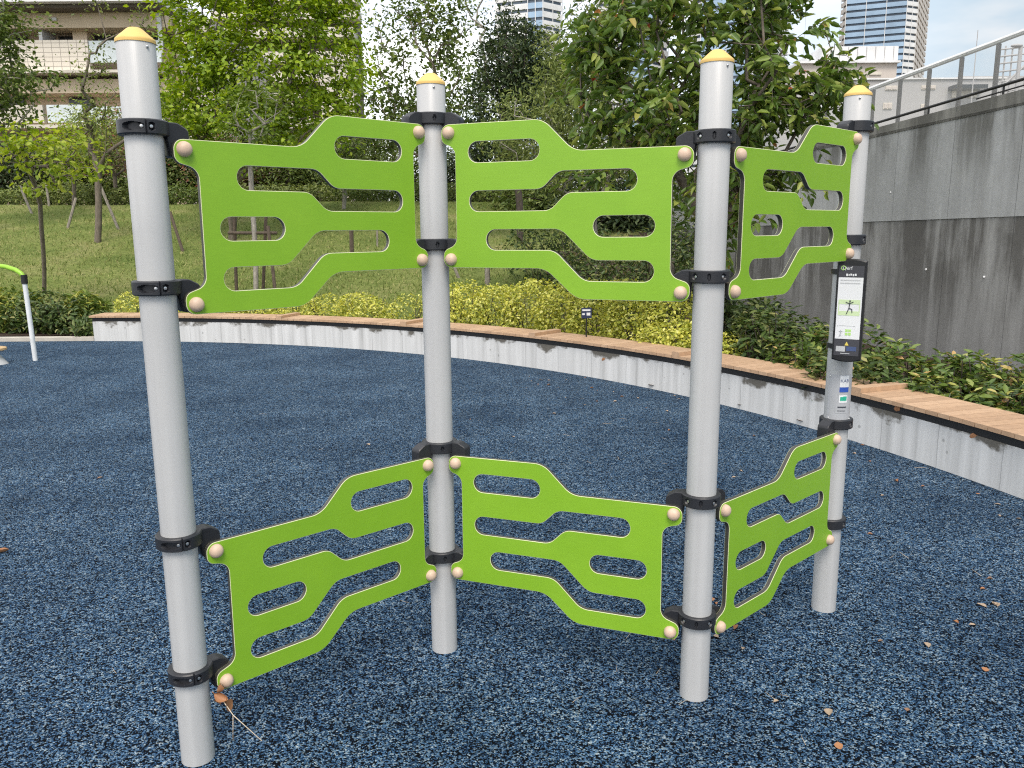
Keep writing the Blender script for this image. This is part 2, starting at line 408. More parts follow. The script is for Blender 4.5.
sm.build('seat_slats', M['slat'], bench)

# ------------------------------------------------------------------ climbing frame
PO = [(-0.9201, 2.133), (-0.2532, 2.755), (0.5874, 2.4385), (1.2413, 3.0498)]
HP, RP = 1.9617, 0.0458
ZT, ZB, ZT2, ZB2, STEP = 1.7081, 1.3117, 0.6235, 0.2263, 0.0941
root = thing('climbing_frame', 'climbing frame of four grey posts holding six lime green panels with slots', 'climbing frame', (0.16, 2.6, 0))
ROOT = Vector((0.16, 2.6, 0))
# ribbed post
p = MB(); seg = 128; prof = [(RP, -0.1), (RP, 0.5), (RP, 1.0), (RP, 1.5), (RP, HP - 0.004), (RP - 0.003, HP)]
v = []; f = []
for r, z in prof:
    for k in range(seg):
        t = 2 * math.pi * k / seg; q = r - (0.0008 if k % 2 else 0); v.append((q * math.cos(t), q * math.sin(t), z))
for i in range(len(prof) - 1):
    for k in range(seg): f.append((i * seg + k, i * seg + (k + 1) % seg, (i + 1) * seg + (k + 1) % seg, (i + 1) * seg + k))
f.append(tuple((len(prof) - 1) * seg + k for k in range(seg)))
p.add(v, f); post_me = p.mesh('post', M['post'], True, 50)
cp = MB(); cp.lathe([(0.0, -0.004), (0.0471, -0.0065), (0.0474, -0.001), (0.047, 0.002), (0.0436, 0.0055), (0.019, 0.0272), (0.0145, 0.0300), (0.008, 0.0312), (0.0, 0.0315)], 48)
cap_me = cp.mesh('post_cap', M['cap'], True, 60)
sc_ = MB(); sc_.ball((0, 0, 0), 0.0042, 10, 6); screw_me = sc_.mesh('screw', M['steel'], True)
posts = []
for (x, y), off in zip(PO, (0.55, 0.2, 0.62, 0.15)):
    o = obj('post', post_me, root, Vector((x, y, 0)) - ROOT)
    c_ = obj('post_cap', cap_me, o, (0, 0, HP + 0.001))
    d = -Vector((x, y)).normalized(); side = Vector((d.y, -d.x)) * -1
    a = math.asin(off); q = d * math.cos(a) + side * math.sin(a)
    if q.x * 1 < d.x: q = d * math.cos(a) - side * math.sin(a)
    obj('screw', screw_me, o, (q.x * RP, q.y * RP, HP - 0.017)); posts.append(o)

# panel outline: high side on the left, u from the left post, v from the low bottom ball
def fillet(pts, seg=7):
    """pts: (x, y, r) corners -> smooth outline"""
    out = []; L = len(pts)
    for i in range(L):
        p0 = Vector(pts[i - 1][:2]); p1 = Vector(pts[i][:2]); p2 = Vector(pts[(i + 1) % L][:2]); r = pts[i][2]
        if r <= 0: out.append(p1); continue
        d0 = (p0 - p1).normalized(); d2 = (p2 - p1).normalized(); half = d0.angle(d2) / 2
        t = min(r / math.tan(half), 0.499 * (p0 - p1).length, 0.499 * (p2 - p1).length); r2 = t * math.tan(half)
        cen = p1 + (d0 + d2).normalized() * (r2 / math.sin(half))
        s0 = p1 + d0 * t - cen; s2 = p1 + d2 * t - cen
        a0 = math.atan2(s0.y, s0.x); a2 = math.atan2(s2.y, s2.x); da = (a2 - a0 + math.pi) % (2 * math.pi) - math.pi
        for k in range(seg + 1):
            a = a0 + da * k / seg; out.append(cen + Vector((math.cos(a), math.sin(a))) * r2)
    return out
e_ = 0.0265
OUT = [(0.078 - e_, 0.490 + e_, e_), (0.392, 0.5175, 0.075), (0.489, 0.4215, 0.075), (0.822 + e_, 0.396 + e_ - .001, e_), (0.822 + e_, 0.364, 0.024), (0.788, 0.348, 0.034),
       (0.790, 0.048, 0.034), (0.822 + e_, 0.028, 0.024), (0.822 + e_, -e_, e_), (0.502, -0.0265, 0.08), (0.400, 0.0675, 0.08), (0.078 - e_, 0.0675, e_), (0.078 - e_, 0.122, 0.024), (0.0985, 0.142, 0.034),
       (0.0985, 0.444, 0.034), (0.078 - e_, 0.460, 0.024)]
def slot(x0, x1, y0, y1): r = (y1 - y0) / 2 - 1e-4; return [(x0, y0, r), (x1, y0, r), (x1, y1, r), (x0, y1, r)]
HOLES = [slot(0.144, 0.381, 0.3965, 0.461),
         [(0.1455, 0.2455, .0315), (0.415, 0.2455, .05), (0.469, 0.2985, .05), (0.685, 0.2985, .0315), (0.685, 0.363, .0315), (0.442, 0.363, .05), (0.388, 0.310, .05), (0.1455, 0.310, .0315)],
         slot(0.553, 0.741, 0.164, 0.2275),
         [(0.202, 0.1245, .0315), (0.430, 0.1245, .06), (0.525, 0.0300, .06), (0.741, 0.0300, .0315), (0.741, 0.0935, .0315), (0.548, 0.0935, .06), (0.4495, 0.189, .06), (0.202, 0.189, .0315)]]
def panel_mesh(mirror):
    cu = bpy.data.curves.new('panel', 'CURVE'); cu.dimensions = '2D'; cu.fill_mode = 'BOTH'
    cu.extrude = 0.0066; cu.bevel_depth = 0.0014; cu.bevel_resolution = 1; cu.offset = -0.0014
    for shp in [OUT] + HOLES:
        pts = fillet(shp)
        if mirror: pts = [Vector((0.9 - q.x, q.y)) for q in pts]
        cl = []
        for q in pts:
            if not cl or (q - cl[-1]).length > 0.0008: cl.append(q)
        sp = cu.splines.new('POLY'); sp.points.add(len(cl) - 1); sp.use_cyclic_u = True
        for s_, q in zip(sp.points, cl): s_.co = (q.x, q.y, 0, 1)
    tmp = bpy.data.objects.new('tmp', cu); COL.objects.link(tmp); bpy.context.view_layer.update()
    dg = bpy.context.evaluated_depsgraph_get(); me = bpy.data.meshes.new_from_object(tmp.evaluated_get(dg))
    bpy.data.objects.remove(tmp); bpy.data.curves.remove(cu)
    me.name = 'panel'; me.materials.clear()
    for q in (M['green'], M['bevel'], M['side']): me.materials.append(q)
    bm = bmesh.new(); bm.from_mesh(me); bmesh.ops.remove_doubles(bm, verts=bm.verts, dist=1e-5); bmesh.ops.recalc_face_normals(bm, faces=bm.faces)
    for fa in bm.faces:
        nz = abs(fa.normal.z); fa.material_index = 0 if nz > 0.97 else (2 if nz < 0.15 else 1); fa.smooth = False
    bm.to_mesh(me); bm.free()
    return me
PM = {False: panel_mesh(False), True: panel_mesh(True)}
bl_ = MB()
for i_ in range(1): bl_.lathe([(0.0200, 0.0), (0.0198, 0.004), (0.0180, 0.0105), (0.0145, 0.0155), (0.0095, 0.0185), (0.004, 0.0198), (0.0, 0.0200)], 28)
ball_me = bl_.mesh('bolt_cap', M['ball'], True)
E0 = 0.030   # offset of panel mid plane towards the viewer's side of the post line
def umat(u, nn, o):
    mm = Matrix.Identity(4)
    for i in range(3): mm[i][0] = u[i]; mm[i][1] = (0, 0, 1)[i]; mm[i][2] = nn[i]; mm[i][3] = o[i]
    return mm
UV = []
for i in range(3):
    a = Vector((*PO[i], 0)); bq = Vector((*PO[i + 1], 0)); L = (bq - a).length; u = (bq - a).normalized(); nn = Vector((u.y, -u.x, 0)); UV.append((a, u, nn, L))
    mirror = i != 1
    for row, zb in enumerate((ZB, ZB2)):
        o = obj('panel', PM[mirror], root); o.matrix_local = umat(u, nn, a + u * (L - 0.9) / 2 + nn * E0 + Vector((0, 0, zb)) - ROOT)
        for (x, y) in ((0.078, 0.4905), (0.078, 0.0941), (0.822, 0.3964), (0.822, 0.0)):
            obj('bolt_cap', ball_me, o, ((0.9 - x) if mirror else x, y, 0.0082))
# clamps
def ring_mesh(post_i, pocket):
    """ring round the post (angle 0 = towards the viewer), with real recesses, and an arm to each panel"""
    mb = MB(); hh = 0.0185; ri, ro = RP + 0.0004, 0.0605
    rows = [(-hh, ri), (-hh, ro - .003), (-hh + .003, ro), (-.0108, ro), (-.0096, ro), (-.0086, ro), (-.006, ro), (-.003, ro), (0, ro), (.003, ro), (.006, ro), (.0086, ro), (.0096, ro), (.0108, ro), (hh - .003, ro), (hh, ro - .003), (hh, ri)]
    seg = 144; v = []; f = []
    for (z, r) in rows:
        for k in range(seg):
            t = 2 * math.pi * k / seg; tt = (math.degrees(t) + 180) % 360 - 180; q = r
            if r > ri and abs(z) < 0.01:
                for (c0, hw, dep) in pocket:
                    if ((tt - c0) / hw) ** 2 + (z / .0098) ** 2 < 1.02: q = r - dep
            if r > ri and any(abs(tt - s) < 1.3 for s in ((8,) if len(pocket) == 2 else ())): q = r - 0.004
            v.append((q * math.cos(t), q * math.sin(t), z))
    L = len(rows)
    for i in range(L):
        for k in range(seg): f.append((i * seg + k, i * seg + (k + 1) % seg, ((i + 1) % L) * seg + (k + 1) % seg, ((i + 1) % L) * seg + k))
    return mb.add(v, f)
ARM = [(0.046, 0.066, 0), (0.078, 0.066, .02), (0.107, 0.050, .016), (0.107, -0.004, .01), (0.094, -0.020, .01), (0.056, -0.020, .008), (0.049, 0.026, .004)]
def arm(mb, a, u, nn, sgn, origin, dz):
    """a solid arm from ring to panel ear, behind the panel"""
    pts = fillet([(x, y - 0.048, r) for x, y, r in ARM], 5)
    v = []; L = len(pts)
    for e in (-0.021, -0.018, 0.018, 0.0212):
        sh = 0.0 if abs(e) < 0.02 else 0.0025
        cx_ = sum(q.x for q in pts) / L; cy_ = sum(q.y for q in pts) / L
        for q in pts:
            dx = (q.x - cx_); dy = (q.y - cy_); k = 1 - sh / max(0.01, math.hypot(dx, dy))
            v.append(u * sgn * (cx_ + dx * k) + nn * e + Vector((0, 0, cy_ + dy * k + dz)))
    f = [tuple(range(L)), tuple(range(3 * L, 4 * L))]
    for r_ in range(3):
        for i in range(L): f.append((r_ * L + i, r_ * L + (i + 1) % L, (r_ + 1) * L + (i + 1) % L, (r_ + 1) * L + i))
    mb.add(v, f)
bt = MB(); bt.lathe([(0.0, 0.002), (0.0024, 0.002), (0.0042, 0.0015), (0.0046, 0.0), (0.0046, -0.006)], 14); bolt_me = bt.mesh('bolt', M['steel'], True, 50)
for pi in range(4):
    px_, py_ = PO[pi]; d = -Vector((px_, py_, 0)).normalized(); ang = math.atan2(d.y, d.x)
    end = pi in (0, 3)
    if pi == 0: pocket = [(-24, 25, .0115), (20, 7, .0115)]; bolts = [-3, 20]
    elif pi == 3: pocket = [(62, 7, .006)]; bolts = [62]
    elif pi == 1: pocket = [(9, 4, .007)]; bolts = []
    else: pocket = [(-43, 8, .006), (43, 8, .006), (0, 3.5, .006)]; bolts = [-43, 43]
    levels = []
    high = pi in (1, 3)
    for zt, zb in ((ZT, ZB), (ZT2, ZB2)): levels += [zt + (STEP if high else 0), zb + (STEP if high else 0)]
    ring = ring_mesh(pi, pocket)
    Rm = Matrix.Rotation(ang, 4, 'Z'); ring.v = [tuple(Rm @ Vector(q)) for q in ring.v]
    if pi > 0: a, u, nn, L = UV[pi - 1]; arm(ring, None, u, nn, -1, None, 0)
    if pi < 3: a, u, nn, L = UV[pi]; arm(ring, None, u, nn, 1, None, 0)
    cm = ring.mesh('clamp', M['clamp'], True, 35)
    for zl in levels:
        o = obj('clamp', cm, root, Vector((px_, py_, zl + 0.048)) - ROOT)
        for bdeg in bolts:
            a = ang + R_(bdeg); q = obj('bolt', bolt_me, o, (0.0555 * math.cos(a), 0.0555 * math.sin(a), 0)); q.rotation_euler = (0, R_(90), a)

# dirt-coloured data plate on the right post, curved round it
p4 = Vector((*PO[3], 0)); d4 = -p4.normalized(); ang4 = math.atan2(d4.y, d4.x)
def curved(mb, deg0, deg1, z0, z1, r, th=0.0015, nseg=16, mi=0):
    v = []; f = []
    for i in range(nseg + 1):
        a = ang4 + R_(deg0 + (deg1 - deg0) * i / nseg)
        for rr_, z in ((r, z0), (r + th, z0), (r + th, z1), (r, z1)): v.append((rr_ * math.cos(a), rr_ * math.sin(a), z))
    for i in range(nseg):
        for q in range(4): f.append((4 * i + q, 4 * i + (q + 1) % 4, 4 * i + 4 + (q + 1) % 4, 4 * i + 4 + q))
    f += [(0, 3, 2, 1), (4 * nseg, 4 * nseg + 1, 4 * nseg + 2, 4 * nseg + 3)]
    mb.add(v, f, mi)
def zat(py, px=836):
    return at(px, py, 3.0).z
M['plate'] = plain('grey_sticker', (0.42, 0.43, 0.45), 0.35); M['white'] = plain('white_print', (0.78, 0.79, 0.8), 0.4, var=0.03); M['blue'] = plain('blue_print', (0.03, 0.09, 0.42), 0.4)
M['teal'] = plain('teal_print', (0.03, 0.42, 0.27), 0.4); M['ink'] = plain('dark_ink', (0.05, 0.055, 0.07), 0.5); M['navyink'] = plain('navy_ink', (0.06, 0.09, 0.2), 0.5)
pl = MB(); curved(pl, -48, 78, zat(422), zat(375), RP + 0.0003, 0.0012, 28); plate = pl.build('data_plate', M['plate'], posts[3], smooth=True, angle=40)
st1 = MB(); curved(st1, 6, 48, zat(387.5), zat(376), RP + 0.0018, 0.0006, mi=0); curved(st1, 6, 48, zat(392.5), zat(387.6), RP + 0.0018, 0.0006, mi=1)
st1.build('sticker', [M['white'], M['blue']], plate)
st2 = MB(); curved(st2, 6, 44, zat(403), zat(395.5), RP + 0.0018, 0.0006, mi=0); curved(st2, 11, 40, zat(401), zat(397.2), RP + 0.0026, 0.0004, mi=1); curved(st2, 24, 40, zat(399.5), zat(396.6), RP + 0.0031, 0.0003, mi=1)
st2.build('sticker', [M['white'], M['teal']], plate)
st3 = MB(); curved(st3, -8, 44, zat(413.5), zat(405), RP + 0.0018, 0.0004, mi=0); curved(st3, 2, 40, zat(408.2), zat(406.8), RP + 0.0024, 0.0003, mi=1); curved(st3, 2, 36, zat(411.5), zat(410.8), RP + 0.0024, 0.0003, mi=1)
st3.build('sticker', [M['plate'], M['ink']], plate)
def text_mesh(s, size, mat, extrude=0.0002):
    cu = bpy.data.curves.new('lettering', 'FONT'); cu.body = s; cu.size = size; cu.extrude = extrude; cu.align_x = 'CENTER'; cu.align_y = 'CENTER'
    t = bpy.data.objects.new('tmp', cu); COL.objects.link(t); bpy.context.view_layer.update()
    me = bpy.data.meshes.new_from_object(t.evaluated_get(bpy.context.evaluated_depsgraph_get())); bpy.data.objects.remove(t); bpy.data.curves.remove(cu)
    me.name = 'lettering'; me.materials.clear(); me.materials.append(mat); return me
tm = text_mesh('KAB', 0.0165, M['navyink'])
zc = zat(381.3)
for vtx in tm.vertices:     # wrap the letters round the post
    a = ang4 + R_(27) + vtx.co.x / RP; r = RP + 0.0026 + vtx.co.z; z = zc + vtx.co.y
    vtx.co = (r * math.cos(a), r * math.sin(a), z)
obj('lettering', tm, plate)
for dg_, yy in ((-38, 377.5), (-38, 419), (72, 377.5), (72, 420)):
    a = ang4 + R_(dg_); rv = MB(); rv.ball(((RP + .0015) * math.cos(a), (RP + .0015) * math.sin(a), zat(yy)), 0.0035, 8, 5); rv.build('rivet', M['steel'], plate, smooth=True)

# ------------------------------------------------------------------ instruction sign strapped to the right post
SY = 2.955
TL, TR, BL, BR = at(839.2, 261, SY), at(867, 262, SY), at(832, 359.5, SY), at(858.8, 359, SY)
sc = (TL + TR + BL + BR) / 4; SW = ((TR - TL).length + (BR - BL).length) / 2; SH = TL.z - BL.z
sn = Vector((-sc.x, -sc.y, 0)).normalized(); su = Vector((-sn.y, sn.x, 0))
rot = Matrix.Rotation(R_(-8), 3, 'Z'); sn = rot @ sn; su = rot @ su
sign = thing('instruction_sign', 'narrow black framed exercise instruction board strapped to the right grey post', 'sign', sc)
sign.matrix_world = umat(su, sn, sc)
M['frameblk'] = plain('sign_black', (0.014, 0.014, 0.016), 0.4); M['hdr'] = plain('sign_charcoal', (0.055, 0.055, 0.065), 0.45)
M['pgreen'] = plain('print_green', (0.42, 0.68, 0.2), 0.5); M['pgrey'] = plain('print_grey', (0.5, 0.51, 0.52), 0.5); M['ppale'] = plain('print_pale_green', (0.62, 0.76, 0.45), 0.5); M['pyel'] = plain('print_yellow', (0.75, 0.6, 0.12), 0.5)
def srect(mb, s0, s1, t0, t1, z0, z1, mi=0): mb.box((-SW / 2 + s0 * SW, SH / 2 - t1 * SH, z0), (-SW / 2 + s1 * SW, SH / 2 - t0 * SH, z1), mi)
fr = MB(); hw, hh = SW / 2, SH / 2
out = []
for k in range(13):
    x = -hw + SW * k / 12; out.append((x, hh + 0.008 * (1 - (x / hw) ** 2)))
for k in range(13):
    x = hw - SW * k / 12; out.append((x, -hh - 0.008 * (1 - (x / hw) ** 2)))
L = len(out)
inn = [(x * (1 - 0.004 / hw), y * (1 - 0.004 / hh)) for x, y in out]
v = [(*q, -0.018) for q in out] + [(*q, 0.004) for q in out] + [(*q, 0.008) for q in inn]
f = [tuple(range(L - 1, -1, -1)), tuple(range(2 * L, 3 * L))] + [(r_ * L + i, r_ * L + (i + 1) % L, (r_ + 1) * L + (i + 1) % L, (r_ + 1) * L + i) for r_ in range(2) for i in range(L)]
fr.add(v, f); frame = fr.build('frame', M['frameblk'], sign)
q = MB(); srect(q, .07, .93, .045, .16, .0082, .0092); q.build('header', M['hdr'], sign)
wp = MB(); srect(wp, .08, .92, .162, .785, .0082, .0094); poster = wp.build('poster', M['white'], sign)
q = MB(); srect(q, .07, .93, .79, .955, .0082, .0092); foot = q.build('footer', M['hdr'], sign)
q = MB(); srect(q, .14, .46, .86, .915, .0096, .0100, 0); srect(q, .50, .84, .86, .905, .0096, .0100, 1); srect(q, .30, .62, .93, .937, .0096, .01, 0)
q.build('small_print', [M['pgrey'], M['navyink']], foot)
q = MB(); y0 = SH / 2 - .85 * SH; q.add([(-.007, y0, .0096), (.007, y0, .0096), (0, y0 + .014, .0096), (-.007, y0, .0102), (.007, y0, .0102), (0, y0 + .014, .0102)], [(0, 2, 1), (3, 4, 5), (0, 1, 4, 3), (1, 2, 5, 4), (2, 0, 3, 5)]); q.build('warning_mark', M['pyel'], foot)
t = text_mesh('Qerf', 0.017, M['white']); o = obj('lettering', t, sign, (-SW / 2 + .36 * SW, SH / 2 - .07 * SH, .0098))
q = MB(); q.lathe([(0.006, 0), (0.0085, 0), (0.0085, .0004), (0.006, .0004)], 20, centre=(-SW / 2 + .225 * SW, SH / 2 - .067 * SH, .0105), closed=True); q.build('logo_ring', M['pgreen'], sign)
q = MB()
for k, (s0, s1) in enumerate(((.33, .39), (.41, .45), (.47, .53), (.55, .6), (.62, .68))): srect(q, s0, s1, .124 + .004 * (k % 2), .148 - .003 * (k % 3), .0096, .0100)
q.build('heading_characters', M['white'], sign)
q = MB()
for tt in (.182, .212):
    s = .15
    while s < .82:
        w_ = random.uniform(.02, .05); srect(q, s, s + w_, tt + random.uniform(0, .003), tt + .014, .0096, .0100); s += w_ + .012
q.build('text_lines', M['pgrey'], poster)
q = MB()
srect(q, .13, .87, .385, .43, .0096, .0100, 0); srect(q, .13, .87, .50, .545, .0096, .0100, 0); srect(q, .13, .16, .43, .50, .0096, .01, 0); srect(q, .84, .87, .43, .50, .0096, .01, 0)
def stroke(mb, a, b_, w_, mi):
    A = Vector((-SW / 2 + a[0] * SW, SH / 2 - a[1] * SH, .0104)); B = Vector((-SW / 2 + b_[0] * SW, SH / 2 - b_[1] * SH, .0104)); mb.tube([A, B], w_, 6, mi)
for a, b_ in (((.52, .41), (.50, .47)), ((.50, .47), (.42, .53)), ((.50, .47), (.60, .48)), ((.60, .48), (.61, .515)), ((.51, .425), (.38, .41)), ((.51, .425), (.64, .405))): stroke(q, a, b_, .0016, 1)
q.ball((-SW / 2 + .525 * SW, SH / 2 - .397 * SH, .0104), .003, 8, 6, mi=1)
q.build('picture', [M['ppale'], M['ink']], poster)
q = MB(); srect(q, .13, .17, .645, .655, .0096, .01, 0); srect(q, .2, .75, .647, .651, .0096, .01, 0)
stroke(q, (.27, .69), (.27, .75), .0016, 0); stroke(q, (.21, .705), (.33, .705), .001, 0); stroke(q, (.27, .73), (.22, .76), .001, 0)
for s0 in (.42, .53):
    for t0 in (.685, .72): srect(q, s0, s0 + .09, t0, t0 + .027, .0096, .01, 1)
q.build('icons', [M['pgrey'], M['pgreen']], poster)
for yy in (272, 347):
    z = zat(yy, 830); q = MB(); loc = Vector((p4.x, p4.y, z))
    inv_ = umat(su, sn, sc).inverted(); q.lathe([(RP + .0005, -.009), (RP + .006, -.009), (RP + .006, .009), (RP + .0005, .009)], 40, closed=True)
    tgt = (sc - p4); tgt.z = 0
    perp = Vector((-tgt.y, tgt.x, 0)).normalized() * .012; mid = tgt.normalized() * RP
    q.add([mid + perp + Vector((0, 0, -.008)), mid - perp + Vector((0, 0, -.008)), tgt - perp + Vector((0, 0, -.008)), tgt + perp + Vector((0, 0, -.008)), mid + perp + Vector((0, 0, .008)), mid - perp + Vector((0, 0, .008)), tgt - perp + Vector((0, 0, .008)), tgt + perp + Vector((0, 0, .008))],
          [(0, 1, 2, 3), (7, 6, 5, 4), (0, 4, 5, 1), (1, 5, 6, 2), (2, 6, 7, 3), (3, 7, 4, 0)])
    q.v = [tuple(inv_ @ (loc + Vector(k))) for k in q.v]; q.build('strap', M['frameblk'], sign)
#PART2
# ------------------------------------------------------------------ retaining wall with its cap and joint
WA = Vector((6.3, 2.3, 0)); WB = Vector((3.11, 16.3, 0))
wd = (WB - WA); WL = wd.length; wd.normalize(); wang = math.atan2(wd.y, wd.x)
def wz(y, top): return {'top': 2.80 - (y - 8) * 0.05, 'cor': 2.67 - (y - 8) * 0.028, 'mid': 1.59 - (y - 8) * 0.013}[top]
wall = thing('retaining_wall', 'tall streaked grey concrete retaining wall behind the right shrubs', 'wall', WA)
wall.rotation_euler = (0, 0, wang)
def wallseg(name, lo, hi, proud, mk):
    mb = MB(); v = []
    for s in (0, WL):
        y = (WA + wd * s).y
        z0 = -0.1 if lo is None else wz(y, lo) + 0.0015; z1 = wz(y, hi) - (0.0015 if hi != 'top' else 0)
        v += [(s, -proud, z0), (s, 0.35, z0), (s, 0.35, z1), (s, -proud, z1)]
    # local -y side must face the playground: wall runs away from viewer, playground lies on its left (+y local)
    v = [(a, -b_, c) for a, b_, c in v]
    mb.add(v, [(0, 1, 2, 3), (7, 6, 5, 4), (0, 4, 5, 1), (1, 5, 6, 2), (2, 6, 7, 3), (3, 7, 4, 0)])
    mb.build(name, M[mk], wall)
wallseg('lower_lift', None, 'mid', 0.0, 'wall_low'); wallseg('upper_lift', 'mid', 'cor', 0.008, 'wall_up'); wallseg('coping', 'cor', 'top', 0.014, 'wall_cap')
mb = MB(); mb.box((0, -0.33, -0.1), (WL, -0.02, 2.3)); mb.build('joint_filler', M['black'], wall)
# form-tie holes and pale fittings
mb = MB()
for s, z in ((7.2, 1.02), (6.35, .98), (5.5, 2.05), (7.9, 1.9), (4.7, 1.8)): mb.ball((s, 0.004, z), 0.013, 8, 6)
mb.build('wall_fitting', M['white'], wall)
# low black rail on the coping
rail = thing('guard_rail', 'thin black rail standing along the top of the retaining wall', 'railing', WA); rail.rotation_euler = (0, 0, wang)
mb = MB(); pts = [(s, -0.1, wz((WA + wd * s).y, 'top') + max(.04, 0.085 + (8.4 - s) * 0.017)) for s in np.linspace(0, WL, 20)]
mb.tube(pts, 0.016, 8); mb.build('handrail', M['black'], rail)
mb = MB(); mb.tube([(x, y, z - 0.06) for x, y, z in pts if x < 7.4], 0.008, 6); mb.build('lower_rail', M['black'], rail)
for k in range(12):
    s = 1.2 + k * 1.05; z = wz((WA + wd * s).y, 'top'); mb = MB(); mb.tube([(s, -0.1, z - .01), (s, -0.1, z + max(.04, 0.085 + (8.4 - s) * 0.017))], 0.011, 6); mb.build('rail_stub', M['black'], rail)
# glass screen behind it
mt, nn_, bb = nt('clear_screen_glass'); M['glass'] = mt
bb.inputs['Base Color'].default_value = (0.93, 0.96, 0.96, 1); bb.inputs['Roughness'].default_value = 0.04
tr = nn_.nodes.new('ShaderNodeBsdfTransparent'); ms = nn_.nodes.new('ShaderNodeMixShader'); ms.inputs[0].default_value = 0.2
nn_.links.new(tr.outputs[0], ms.inputs[1]); nn_.links.new(bb.outputs[0], ms.inputs[2]); nn_.links.new(ms.outputs[0], nn_.nodes['Material Output'].inputs['Surface'])
M['brownpost'] = plain('taupe_post', (0.085, 0.07, 0.06), 0.5); M['alu'] = plain('pale_aluminium', (0.8, 0.8, 0.8), 0.35, 0.0)
gs = thing('glass_screen', 'clear glass screen with taupe posts and white top rail above the retaining wall', 'fence', WA); gs.rotation_euler = (0, 0, wang)
def gtop(s): y = (WA + wd * s).y; return 3.44 - (y - 8) * 0.075
def s_of(px):     # distance along the wall line under an image column
    d = ray(px, 120); W0 = WA + Vector((wd.y, -wd.x, 0)) * .265; t = (W0.x * d.y - W0.y * d.x) / (d.x * wd.y - d.y * wd.x); return t
cols = [1030, 992, 957, 926, 898, 872, 848, 826]
ss = [s_of(c) for c in cols]
for s in ss + [ss[0] - .55, ss[0] - 1.1, ss[0] - 1.65]:
    z0 = wz((WA + wd * s).y, 'top') - 0.01; mb = MB(); mb.box((s - .02, -.275, z0), (s + .02, -.245, gtop(s) - 0.03)); mb.build('screen_post', M['brownpost'], gs)
mb = MB(); s0, s1 = ss[0] - 1.7, ss[-1] + 2.5
mb.add([(s0, -.236, wz((WA + wd * s0).y, 'top') + .05), (s1, -.236, wz((WA + wd * s1).y, 'top') + .05), (s1, -.236, gtop(s1) - .01), (s0, -.236, gtop(s0) - .01)], [(0, 1, 2, 3)]); mb.build('pane', M['glass'], gs)
mb = MB(); mb.tube([(s0, -.262, gtop(s0)), (s1, -.262, gtop(s1))], 0.03, 8); mb.build('top_rail', M['alu'], gs)

# ------------------------------------------------------------------ plants
def leaves(pos, size, normal_up=0.6, shape=(0.42, 0.55), droop=0.0, fold=0.18, outward=None, hang=0.0, jitter=0.35, rng=RNG, dirs=None):
    """numpy leaf cloud: each leaf is two folded quads (6 verts)"""
    n_ = len(pos)
    nrm = rng.normal(size=(n_, 3)); nrm /= np.linalg.norm(nrm, axis=1)[:, None]
    nrm = nrm * (1 - normal_up) + np.array([0, 0, 1.0]) * normal_up
    if outward is not None: nrm = nrm + outward * 0.6
    nrm /= np.linalg.norm(nrm, axis=1)[:, None]
    d = rng.normal(size=(n_, 3))
    if dirs is not None: d = dirs.copy(); outward = None
    if outward is not None: d = d * 0.8 + outward
    d[:, 2] -= hang * 1.6
    d -= nrm * (d * nrm).sum(1)[:, None]; d /= np.linalg.norm(d, axis=1)[:, None] + 1e-9
    sd_ = np.cross(nrm, d)
    s = size * (1 + jitter * rng.uniform(-1, 1, n_))[:, None]
    wdt = shape[0] * (0.85 + 0.3 * rng.random(n_))[:, None]
    up = nrm * fold * s
    tipd = nrm * (-droop) * s
    P = np.empty((n_, 6, 3))
    P[:, 0] = pos
    P[:, 1] = pos + d * s * 0.32 + sd_ * s * wdt * 0.5 + up * 0.7
    P[:, 2] = pos + d * s * 0.72 + sd_ * s * wdt * 0.40 + up * 0.6 + tipd * 0.45
    P[:, 3] = pos + d * s + tipd
    P[:, 4] = pos + d * s * 0.72 - sd_ * s * wdt * 0.40 + up * 0.6 + tipd * 0.45
    P[:, 5] = pos + d * s * 0.32 - sd_ * s * wdt * 0.5 + up * 0.7
    k = np.arange(n_)[:, None] * 6
    Fq = np.concatenate([k + np.array([[0, 1, 2, 3]]), k + np.array([[0, 3, 4, 5]])], 0)
    return P.reshape(-1, 3), Fq
def quads_obj(name, V, Fq, mat, parent=None, loc=(0, 0, 0)):
    me = bpy.data.meshes.new(name); V = V - np.array(loc)
    me.vertices.add(len(V)); me.vertices.foreach_set('co', np.ascontiguousarray(V, dtype=np.float32).ravel())
    me.loops.add(len(Fq) * 4); me.loops.foreach_set('vertex_index', np.ascontiguousarray(Fq, dtype=np.int32).ravel())
    me.polygons.add(len(Fq)); me.polygons.foreach_set('loop_start', np.arange(len(Fq), dtype=np.int32) * 4)
    me.update(calc_edges=True); me.materials.append(mat)
    o = link(bpy.data.objects.new(name, me))
    if parent: o.parent = parent
    else: o.location = loc
    return o
def in_blobs(blobs, n_, rng=RNG, shell=0.5):
    vol = np.array([b_[1][0] * b_[1][1] * b_[1][2] for b_ in blobs]) ** (2 / 3); vol /= vol.sum()
    which = rng.choice(len(blobs), n_, p=vol)
    d = rng.normal(size=(n_, 3)); d /= np.linalg.norm(d, axis=1)[:, None]
    r = rng.random(n_) ** (1 / 3); r = r * (1 - shell) + shell * (r ** 0.35)
    C = np.array([tuple(b_[0]) for b_ in blobs])[which]; Rr = np.array([b_[1] for b_ in blobs])[which]
    return C + d * r[:, None] * Rr
